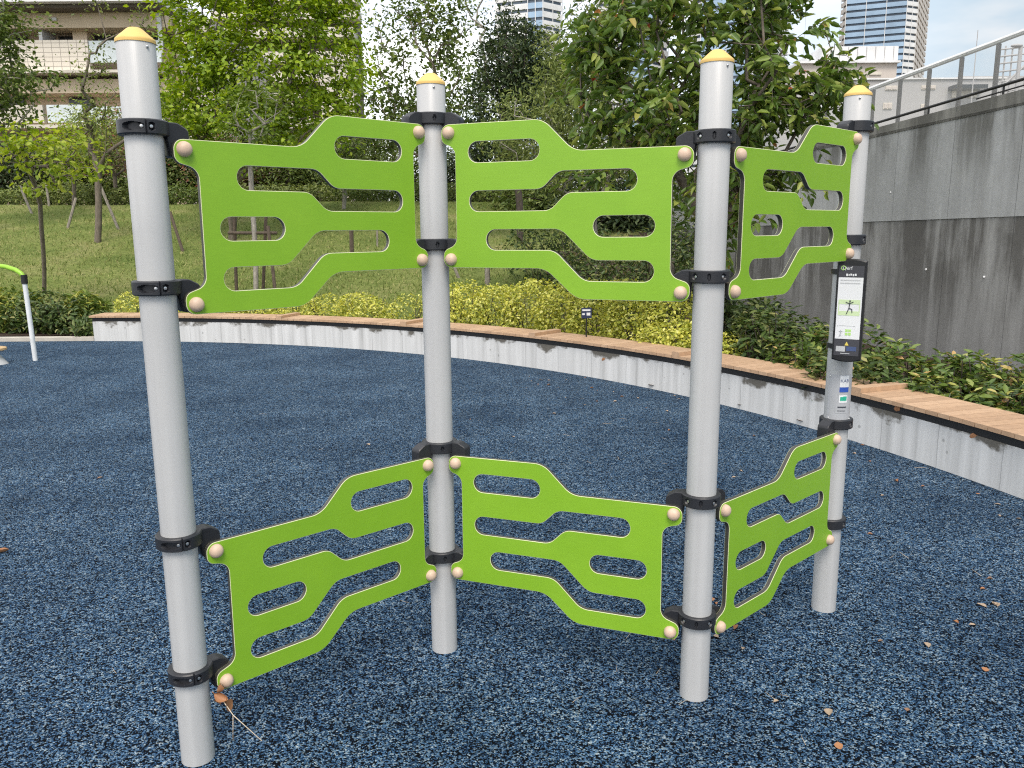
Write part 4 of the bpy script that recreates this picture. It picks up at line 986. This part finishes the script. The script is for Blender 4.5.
# ------------------------------------------------------------------ exercise equipment at left
b0 = onz(35.5, 360.5); top = at(26, 282, b0.y); top = Vector((b0.x - 0.02, b0.y, top.z)); M['whitepaint'] = plain('white_post_paint', (0.72, 0.74, 0.75), 0.4); M['limetube'] = plain('lime_tube', (0.3, 0.55, 0.04), 0.4)
eq = thing('exercise_bar', 'curved lime green exercise bar on a white post at the left edge', 'exercise bar', b0)
mb = MB(); mb.tube([(0, 0, -.05), top - b0], .027, 16); mb.build('upright', M['whitepaint'], eq, smooth=True, angle=50)
mb = MB(); mb.tube([(-1.5, .3, -.05), (-1.5, .3, top.z)], .027, 16); mb.build('upright', M['whitepaint'], eq, smooth=True, angle=50)
q = top - b0
mb = MB(); mb.tube([q + Vector((0, 0, -.02)), q + Vector((0, 0, .085))], .036, 16); mb.build('joint_sleeve', M['black'], eq, smooth=True, angle=50)
pts = [q + Vector((0, 0, .05)), q + Vector((-.03, 0, .1)), q + Vector((-.10, .02, .14)), q + Vector((-.22, .05, .175)), q + Vector((-.42, .1, .2)), q + Vector((-.8, .18, .21)), q + Vector((-1.3, .27, .16)), q + Vector((-1.47, .3, .08)), q + Vector((-1.5, .3, .0))]
mb = MB(); mb.tube(pts, .027, 14); mb.build('bar', M['limetube'], eq, smooth=True, angle=60)
b1 = onz(-4, 364); st = thing('balance_step', 'low round wooden step on a grey cone base at the left edge', 'balance step', b1)
mb = MB(); mb.lathe([(.0, 0), (.13, 0), (.12, .015), (.05, .11), (.045, .16), (0, .16)], 24); mb.build('base', M['post'], st, smooth=True, angle=40)
mb = MB(); mb.lathe([(0, .161), (.12, .161), (.13, .168), (.13, .19), (.12, .197), (0, .197)], 32); mb.build('tread', plain('tan_wood', (0.55, 0.38, 0.2), .6, vs=15), st, smooth=True, angle=40)
# plant label on a stake in the hedge
c_ = at(586.5, 313.5, 8.72); b0 = Vector((c_.x, c_.y, .04)); lab = thing('plant_label', 'small navy plant label on a thin black stake in front of the yellow hedge', 'label', b0)
mb = MB(); mb.tube([(0, 0, -.05), (0, 0, c_.z - .08)], .008, 8); mb.build('stake', M['black'], lab)
mb = MB(); mb.box((-.055, -.012, c_.z - .09), (.055, .012, c_.z + .02)); pb = mb.build('plate', plain('navy_plate', (0.02, 0.03, 0.08), .4), lab)
mb = MB(); mb.box((-.046, -.0145, c_.z - .012), (.04, -.0122, c_.z + .006)); mb.box((.0, -.0145, c_.z - .06), (.04, -.0122, c_.z - .03)); mb.box((-.046, -.0145, c_.z - .055), (-.02, -.0122, c_.z - .035)); mb.build('print', M['white'], pb)

# ------------------------------------------------------------------ buildings
M['beige'] = plain('beige_render', (0.72, 0.58, 0.42), 0.8, vs=.6); M['cream'] = plain('cream_tile', (0.62, 0.57, 0.49), 0.6, vs=.8); M['offwhite'] = plain('offwhite_panel', (0.72, 0.72, 0.72), .6, vs=.5)
M['darkglass'] = plain('dark_glass', (0.02, 0.022, 0.026), .15); M['blueglass'] = plain('haze_paled_blue_glass', (0.30, 0.42, 0.56), .35, var=.25, vs=.08); M['towerglass'] = plain('slate_tower_glass', (0.10, 0.13, 0.17), .3, vs=.1); M['paleglass'] = plain('frosted_balcony_glass', (0.62, 0.68, 0.70), .3)  # tower blue is lightened: distance haze is put into its colour
M['tan'] = plain('tan_concrete', (0.56, 0.50, 0.45), .8, vs=.05); M['lgrey'] = plain('light_grey_cladding', (0.41, 0.40, 0.395), .7, vs=.08); M['soffit'] = plain('brown_soffit', (0.12, 0.10, 0.08), .8, vs=.3)
mt, n, b = nt('square_tile'); M['tile'] = mt
v = coords(n); br = N(n, 'ShaderNodeTexBrick', Scale=1.0); br.offset = 0.0; br.inputs['Color1'].default_value = (0.78, 0.71, 0.61, 1); br.inputs['Color2'].default_value = (0.75, 0.68, 0.58, 1); br.inputs['Mortar'].default_value = (0.36, 0.32, 0.27, 1)
br.inputs['Brick Width'].default_value = 0.36; br.inputs['Row Height'].default_value = 0.19; br.inputs['Mortar Size'].default_value = 0.014
mpx = n.nodes.new('ShaderNodeMapping'); mpx.inputs['Rotation'].default_value = (R_(-90), 0, 0); n.links.new(v, mpx.inputs[0]); n.links.new(mpx.outputs[0], br.inputs['Vector']); n.links.new(br.outputs[0], b.inputs['Base Color']); b.inputs['Roughness'].default_value = .5
YB = 37.0; kb = YB / F_PX
def zb(py, px=85): return at(px, py, YB).z
def xb(px, py=60): return at(px, py, YB).x
bA = Vector((xb(60), YB, 0)); ab = thing('apartment_building', 'beige apartment building with tiled balcony at upper left', 'building', bA)
def bx(name, px0, px1, py0, py1, y0, y1, mat, parent=ab):
    mb = MB(); mb.box((xb(px0) - bA.x, y0, zb(py1)), (xb(px1) - bA.x, y1, zb(py0))); return mb.build(name, mat, parent)
mb = MB(); mb.box((xb(-260) - bA.x, 1.6, 0), (xb(167) - bA.x, 13, zb(8))); mb.build('wall', M['beige'], ab)
rf = bx('roof', -270, 170, -9, 7, -.9, 13.2, M['offwhite']); bx('roof_edge', -270, 168, 7.2, 10.5, -.5, 13.1, M['soffit'])
bx('roof_rail', -270, 166, -16, -13, -.8, -.7, M['offwhite'], rf)
bx('lintel', -260, 166, 10.7, 26, .3, 1.59, M['beige'])
for px0, px1, py0, py1 in ((43, 64, 28, 39), (80, 104, 28, 39), (115, 160, 28, 40), (-40, 10, 28, 39), (-120, -60, 28, 39), (47, 72, 92, 104), (110, 160, 94, 106), (-60, 0, 92, 104)):
    wv_ = bx('window', px0, px1, py0, py1, 1.45, 1.58, M['darkglass']); bx('sill', px0, px1, py1 - .2, py1 + .8, 1.38, 1.448, M['offwhite'], wv_)
bx('pillar', 35, 38.5, 26.2, 39, .5, 1.58, M['offwhite']); bx('pillar', 158, 162, 12, 55, .2, .28, M['offwhite']); bx('pillar', 64.5, 79, 26.2, 39, .9, 1.42, M['beige'])
bx('balcony', 14, 88, 39.2, 70, .1, .4, M['tile']); bx('balcony', 88.5, 160, 40, 62, .15, .25, M['paleglass']); bx('balcony_floor', -260, 160, 70.2, 73, -.1, 1.58, M['cream']); bx('balcony', -260, 13, 39.2, 70, .1, .4, M['tile'])
bx('lintel', -260, 162, 77, 91, .5, 1.59, M['beige']); bx('balcony', 40, 76, 104.2, 122, .1, .2, M['paleglass']); bx('balcony', 82, 160, 106.2, 124, .1, .2, M['paleglass']); bx('balcony', -260, 36, 104.2, 122, .1, .35, M['cream'])
bx('balcony_floor', -260, 160, 124.5, 128, -.1, 1.58, M['cream'])
bx('light_fitting', 53, 58, 16, 19, .2, .29, M['offwhite'])
bA2 = Vector((xb(180), YB, 0)); wing = thing('building_wing', 'tan tiled stair wing beside the beige apartment building', 'building', bA2)
mb = MB(); mb.box((xb(168.5) - bA2.x, 1.0, 0), (xb(205) - bA2.x, 10, zb(14))); mb.build('wall', M['tan'], wing)
mb = MB(); mb.box((xb(172) - bA2.x, .8, zb(64)), (xb(196) - bA2.x, .98, zb(43))); mb.build('balcony', M['paleglass'], wing)
# further block right of the bright tree
Y2 = 60.0
def q2(px, py): return at(px, py, Y2)
bB = Vector((q2(330, 60).x, Y2, 0)); blk = thing('apartment_block', 'pale banded apartment block behind the bright green tree', 'building', bB)
mb = MB(); mb.box((q2(215, 60).x - bB.x, 1.4, 0), (q2(355, 60).x - bB.x, 3, 34)); mb.build('wall', M['soffit'], blk)
for py0, py1 in ((-40, -33), (-26, -16), (-8, 3), (10.5, 19), (27, 37), (51, 62), (70, 82), (92, 104), (116, 128)):
    mb = MB(); mb.box((q2(214, 60).x - bB.x, 0, q2(330, py1).z), (q2(360 if py0 < 25 else 355, 60).x - bB.x, 1.39, q2(330, py0).z)); mb.build('balcony', M['cream'], blk)
mb = MB(); mb.box((q2(320, 60).x - bB.x, -.3, 0), (q2(353, 60).x - bB.x, -.02, q2(330, 52).z)); mb.build('low_wall', M['cream'], blk)

def tower(label, foot, z0, z1, fl, mats, gap=0.36, core='darkglass', ribs=None):
    """foot: plan corners (clockwise seen from viewer: left to right); mats per face"""
    c_ = sum((Vector((*q, 0)) for q in foot), Vector()) / len(foot)
    r_ = thing('tower', label, 'tower', Vector((c_.x, c_.y, 0)), 'high-rise towers in the distance')
    loc_ = [Vector((q[0] - c_.x, q[1] - c_.y)) for q in foot]
    mb = MB(); inn_ = [q * 0.955 for q in loc_]; mb.prism([tuple(q) for q in inn_], 0, z1, 0); mb.build('core', M['towerglass'], r_)
    for i, mk in enumerate(mats):
        if mk is None: continue
        a, b_ = loc_[i], loc_[(i + 1) % len(loc_)]; mb = MB(); z = z0
        nrm = Vector((b_.y - a.y, -(b_.x - a.x))).normalized(); nrm = nrm if nrm.dot(a + b_) > 0 else -nrm
        while z < z1:
            h = fl * (1 - gap); ai = a - nrm * 1.2; bi = b_ - nrm * 1.2
            mb.prism([tuple(a), tuple(b_), tuple(bi), tuple(ai)], z, z + h); z += fl
        mb.build('balcony_rows', M[mk], r_)
        k = max(2, int((b_ - a).length / 9)); mb = MB()
        for j in range(k + 1):
            q = a.lerp(b_, j / k); t = (b_ - a).normalized() * .14; q0 = q + nrm * .15
            mb.prism([tuple(q0 - t), tuple(q0 + t), tuple(q0 + t - nrm * .1), tuple(q0 - t - nrm * .1)], z0, z1)
        mb.build('mullions', M['offwhite'], r_)
    return r_
def fp(px, Y): q = at(px, 60, Y); return (q.x, q.y)
tower('high-rise tower with blue glass front above the grey buildings at upper right', [fp(838, 446), fp(843, 438), fp(903, 428), fp(914, 431), fp(925, 472), fp(860, 490)], 20, 200, 3.15, ['tan', 'blueglass', 'offwhite', 'tan', None, None])
tower('tower with blue glass behind the top of the cherry tree', [fp(690, 330), fp(700, 326), fp(752, 318), fp(770, 320), fp(787, 350), fp(715, 360)], 10, 175, 3.15, ['offwhite', 'blueglass', 'offwhite', 'offwhite', None, None])
tower('pale blue tower behind the dark evergreen top', [fp(496, 330), fp(528, 326), fp(543, 324), fp(562, 330), fp(560, 352), fp(500, 356)], 10, 170, 3.15, ['offwhite', 'blueglass', 'offwhite', None, None, None])
tower('blue tower glimpsed through the cherry tree crown', [fp(596, 345), fp(626, 340), fp(652, 342), fp(668, 350), fp(664, 366), fp(600, 366)], 10, 160, 3.15, ['offwhite', 'blueglass', 'offwhite', None, None, None])
# grey buildings behind the screen
Yg = 92.0
def qg(px, py, Y=Yg): return at(px, py, Y)
bG = qg(930, 150); bG = Vector((bG.x, Yg, 0)); gb = thing('grey_building', 'wide light grey building with small windows behind the glass screen', 'building', bG)
def gx(name, px0, px1, py0, py1, y0, y1, mat, parent=gb):
    mb = MB(); mb.box((qg(px0, 90).x - bG.x, y0, max(0, qg(930, py1).z)), (qg(px1, 90).x - bG.x, y1, qg(930, py0).z)); return mb.build(name, mat, parent)
gx('wall', 780, 1004, 79.5, 400, 0, 14, M['lgrey']); gx('upper_wall', 965, 1040, 74, 400, 1.5, 16, M['lgrey']); gx('roof_edge', 779, 1005, 78, 79.4, -.2, 14.1, M['offwhite'])
for a in ((885, 897, 85.5, 90), (884, 893, 102.5, 109), (921, 935, 85.5, 89.5), (922, 927, 104, 109)):
    wv_ = gx('window', *a, -.1, -.02, M['cream']); gx('pane', a[0] + .8, (a[0] + a[1]) / 2 - .5, a[2] + 1, a[3] - 1, -.16, -.11, M['tan'], wv_); gx('pane', (a[0] + a[1]) / 2 + .5, a[1] - .8, a[2] + 1, a[3] - 1, -.16, -.11, M['tan'], wv_)
gx('canopy', 948, 980, 87, 91, -1.5, -.02, M['darkglass']); gx('entrance', 952, 976, 91.2, 98, -.3, -.02, M['cream'])
Yh = 120.0; bH = Vector((at(868, 60, Yh).x, Yh, 0)); hb_ = thing('panelled_building', 'pale panelled building with white cornice below the tall tower', 'building', bH)
def hx(name, px0, px1, py0, py1, y0, y1, mat):
    mb = MB(); mb.box((at(px0, 60, Yh).x - bH.x, y0, max(0, at(868, py1, Yh).z)), (at(px1, 60, Yh).x - bH.x, y1, at(868, py0, Yh).z)); mb.build(name, mat, hb_)
hx('wall', 800, 897.5, 63.5, 400, 0, 20, M['tan']); hx('upper_wall', 822, 898, 46, 61.2, .1, 20, M['offwhite']); hx('cornice', 799, 899, 61.3, 63.4, -.6, 20.2, M['offwhite'])
for i in range(8): hx('joint', 830 + i * 9, 830.5 + i * 9, 46.5, 61, .02, .09, M['lgrey'])
hx('window_band', 838, 872, 82, 86, -.3, -.02, M['darkglass']); hx('sign_panel', 870, 882, 72.5, 75, -.2, -.02, M['cream'])
# scaffolding and lamp at the right edge
Ys = 46.0; bS = Vector((at(1010, 100, Ys).x, Ys, 0)); scf = thing('scaffolding', 'pale pipe scaffolding frame beyond the glass screen at the right edge', 'scaffold', bS)
def sp_(px, py): q = at(px, py, Ys) - bS; return q
for px in (999, 1006, 1013, 1020, 1028):
    mb = MB(); q = sp_(px, 46); mb.tube([(q.x, 0, 0), (q.x, 0, q.z)], .05, 6); mb.build('standard', M['lgrey'], scf)
for py in (50, 57, 64, 72, 82, 92):
    mb = MB(); q0 = sp_(998, py); q1 = sp_(1034, py - 4); mb.tube([(q0.x, -.05, q0.z), (q1.x, -.05, q1.z)], .045, 6); mb.build('ledger', M['lgrey'], scf)
mb = MB(); q0 = sp_(1002, 86); q1 = sp_(1030, 60); mb.tube([(q0.x, -.1, q0.z), (q1.x, -.1, q1.z)], .06, 6); mb.build('brace', M['lgrey'], scf)
Yl = 26.0; c_ = at(1021, 45, Yl); bL = Vector((c_.x, Yl, 0)); lp = thing('street_lamp', 'grey street lamp with a short arm beyond the right wall', 'street lamp', bL)
mb = MB(); mb.tube([(0, 0, 0), (0, 0, c_.z)], .055, 10); mb.build('pole', M['lgrey'], lp)
mb = MB(); mb.ball((-.13, 0, c_.z - .02), .16, 12, 8, (1.1, .7, .35)); mb.build('lamp_head', M['lgrey'], lp, smooth=True)
for px, Y, y1, lab in ((978, 70, 30, 'thin lightning mast rising behind the grey building'), (806, 140, 12, 'thin antenna mast left of the tall tower')):
    q = at(px, y1, Y); r_ = thing('mast', lab, 'mast', (q.x, Y, 0)); mb = MB(); mb.tube([(0, 0, 0), (0, 0, q.z * .7), (0, 0, q.z)], [.07, .05, .03], 6); mb.build('pole', M['lgrey'], r_)

# ------------------------------------------------------------------ fallen leaves and twigs
LB = [island_ramp('dry_leaf_%s' % a, s) for a, s in (('rust', [(0, (0.28, 0.12, 0.05)), (1, (0.42, 0.2, 0.09))]), ('cream', [(0, (0.26, 0.18, 0.12)), (1, (0.42, 0.33, 0.24))]), ('brown', [(0, (0.16, 0.09, 0.055)), (1, (0.3, 0.17, 0.1))]))]
def dry_leaf(name, mat, seed, L=0.045):
    rg = random.Random(seed); mb = MB(); rows = 7; cols_ = 5; v = []; f = []
    curl = rg.uniform(.6, 1.6); bend = rg.uniform(-.5, .9)
    for i in range(rows):
        t = i / (rows - 1); w_ = L * .5 * math.sin(math.pi * min(.97, t * .92 + .05)) ** .8 * rg.uniform(.85, 1.1)
        for j in range(cols_):
            s = (j / (cols_ - 1) - .5) * 2; a = s * curl
            v.append((t * L - L / 2, w_ * math.sin(a) / max(.5, curl), .004 + w_ * (1 - math.cos(a)) * .8 + bend * L * .25 * (t - .5) ** 2 + rg.uniform(-.0008, .0008)))
    for i in range(rows - 1):
        for j in range(cols_ - 1): f.append((i * cols_ + j, i * cols_ + j + 1, (i + 1) * cols_ + j + 1, (i + 1) * cols_ + j))
    mb.add(v, f); mb.tube([(-L / 2, 0, .004), (-L * .75, .003, .003)], .0007, 4)
    return mb.mesh(name, mat, True)
kinds = [[dry_leaf('fallen_leaf', LB[k], 10 * k + s, .032 + .006 * s) for s in range(3)] for k in range(3)]
labs = ['rust brown dry leaf lying on the blue rubber ground', 'pale cream leaf scrap lying on the blue rubber ground', 'dark brown dry leaf lying on the blue rubber ground']
spots = []
for x, y, k in ((230, 125, 2), (240, 145, 1), (320, 142, 1), (215, 178, 1), (270, 160, 0), (320, 165, 2), (400, 140, 1), (490, 130, 0), (520, 178, 0), (545, 190, 2), (345, 297, 1), (630, 240, 1), (775, 270, 0), (870, 285, 1), (880, 375, 0), (905, 215, 1), (925, 230, 1), (545, 240, 2), (400, 222, 1), (490, 255, 1), (155, 405, 1), (620, 195, 1), (735, 225, 1), (660, 220, 2)): spots.append((480 + x / 4.655, 350 + y / 4.655, k))
for x, y, k in ((885, 100, 0), (925, 150, 1), (885, 155, 1), (795, 212, 0), (850, 220, 1), (697, 288, 1), (540, 275, 2), (893, 372, 0), (365, 515, 1), (190, 478, 1), (400, 630, 0), (50, 230, 0), (78, 300, 1), (630, 505, 2), (910, 65, 2)): spots.append((720 + x / 3.368, 560 + y / 3.368, k))
for x, y, k in ((65, 292, 1), (45, 312, 1), (480, 262, 0), (455, 210, 0), (520, 370, 1), (565, 325, 0), (650, 342, 0), (825, 365, 0), (890, 400, 1), (893, 435, 1), (955, 445, 1), (480, 495, 0), (430, 236, 1), (830, 720, 1), (885, 720, 1), (110, 180, 2), (210, 115, 2)): spots.append((720 + x / 3.2, 380 + y / 3.2, k))
for x, y, k in ((3, 553, 0), (716, 604, 0), (712, 600, 0), (716, 637, 1), (674, 640, 0), (100, 478, 2), (368, 445, 1), (470, 420, 2), (540, 380, 1)): spots.append((x, y, k))
for i, (x, y, k) in enumerate(spots):
    p_ = onz(x, y); o = obj('fallen_leaf', kinds[k][i % 3], None, p_); o.rotation_euler = (random.uniform(-.15, .15), random.uniform(-.1, .1), random.uniform(0, 6.28)); s = random.uniform(.45, .8); o.scale = (s, s, s)
    tag(o, labs[k], 'leaf', ['rust brown leaves on the rubber ground', 'pale leaf scraps on the rubber ground', 'dark brown leaves on the rubber ground'][k])
    if x < 10: o['label'] = 'rust brown dry leaf at the left photo edge, nearest the first post'; o.scale = (1.15, 1.15, 1.15)
# pale needles / stems
tw = [] 
for s in range(3):
    mb = MB(); mb.tube([(-.04, 0, .003), (-.01, .004 * (s - 1), .005), (.03, -.003, .003)], .0009, 5); tw.append(mb.mesh('fallen_twig', plain('straw_stem', (0.55, 0.45, 0.33), .7), True))
for i in range(46):
    px = random.choice([random.uniform(500, 700), random.uniform(760, 1020), random.uniform(240, 700), random.uniform(10, 1000)]); py = random.uniform(420, 760) if i % 2 else random.uniform(375, 470)
    p_ = onz(px, py)
    if math.hypot(p_.x - CX, p_.y - CY) > RAD - .05: continue
    o = obj('fallen_twig', tw[i % 3], None, p_); o.rotation_euler = (0, 0, random.uniform(0, 6.28)); s = random.uniform(.5, 1.1); o.scale = (s, s, s); tag(o, 'thin straw coloured stem lying on the blue rubber ground', 'twig', 'straw coloured stems on the rubber ground')
# dry leaves caught on the first post's lowest clamp
c_ = at(222, 700, 2.12); cl = thing('dry_leaf_clump', 'orange brown dry leaf clump with a pale stem hanging below the lowest left clamp', 'leaf', c_)
for k, (dx, dz, s, ry) in enumerate(((0, .012, 1.25, .4), (.014, -.016, 1.1, 1.2), (-.012, .035, .8, 1.0), (.004, -.006, 1.0, 2.0), (-.01, .0, .9, -.6))):
    o = obj('leaf', kinds[0][k % 3], cl, (dx, 0, dz)); o.rotation_euler = (R_(70) + k * .3, ry, k * 1.3); o.scale = (s, s, s)
mb = MB(); e1 = at(233, 715, 2.10) - c_; e2 = at(262, 741, 2.06) - c_; mb.tube([(-.01, 0, .02), e1, e2], .0013, 6); e3 = at(233, 740, 2.08) - c_; mb.tube([e1, e3], .0009, 6); mb.build('stem', plain('pale_stem', (0.6, 0.5, 0.38), .7), cl, smooth=True)
for px, py, lab_ in ((603, 360, 'orange dry leaf stuck under the bench slats left of the third post'), (896, 409, 'brown dry leaf stuck to the bench wall near the raised slat'), (972, 437, 'crumpled dry leaf stuck to the bench wall near the right edge')):
    d = ray(px, py); q = EYE - Vector((CX, CY, 0)); A = d.x ** 2 + d.y ** 2; Bq = 2 * (d.x * q.x + d.y * q.y); Cq = q.x ** 2 + q.y ** 2 - (RAD - .008) ** 2
    t = (-Bq + math.sqrt(Bq * Bq - 4 * A * Cq)) / (2 * A); p_ = EYE + d * t
    o = tag(obj('stuck_leaf', kinds[0][1], None, p_), lab_, 'leaf'); o.rotation_euler = (R_(80), .4, math.atan2(p_.y - CY, p_.x - CX) + R_(90)); o.scale = (1.4, 1.4, 1.4)
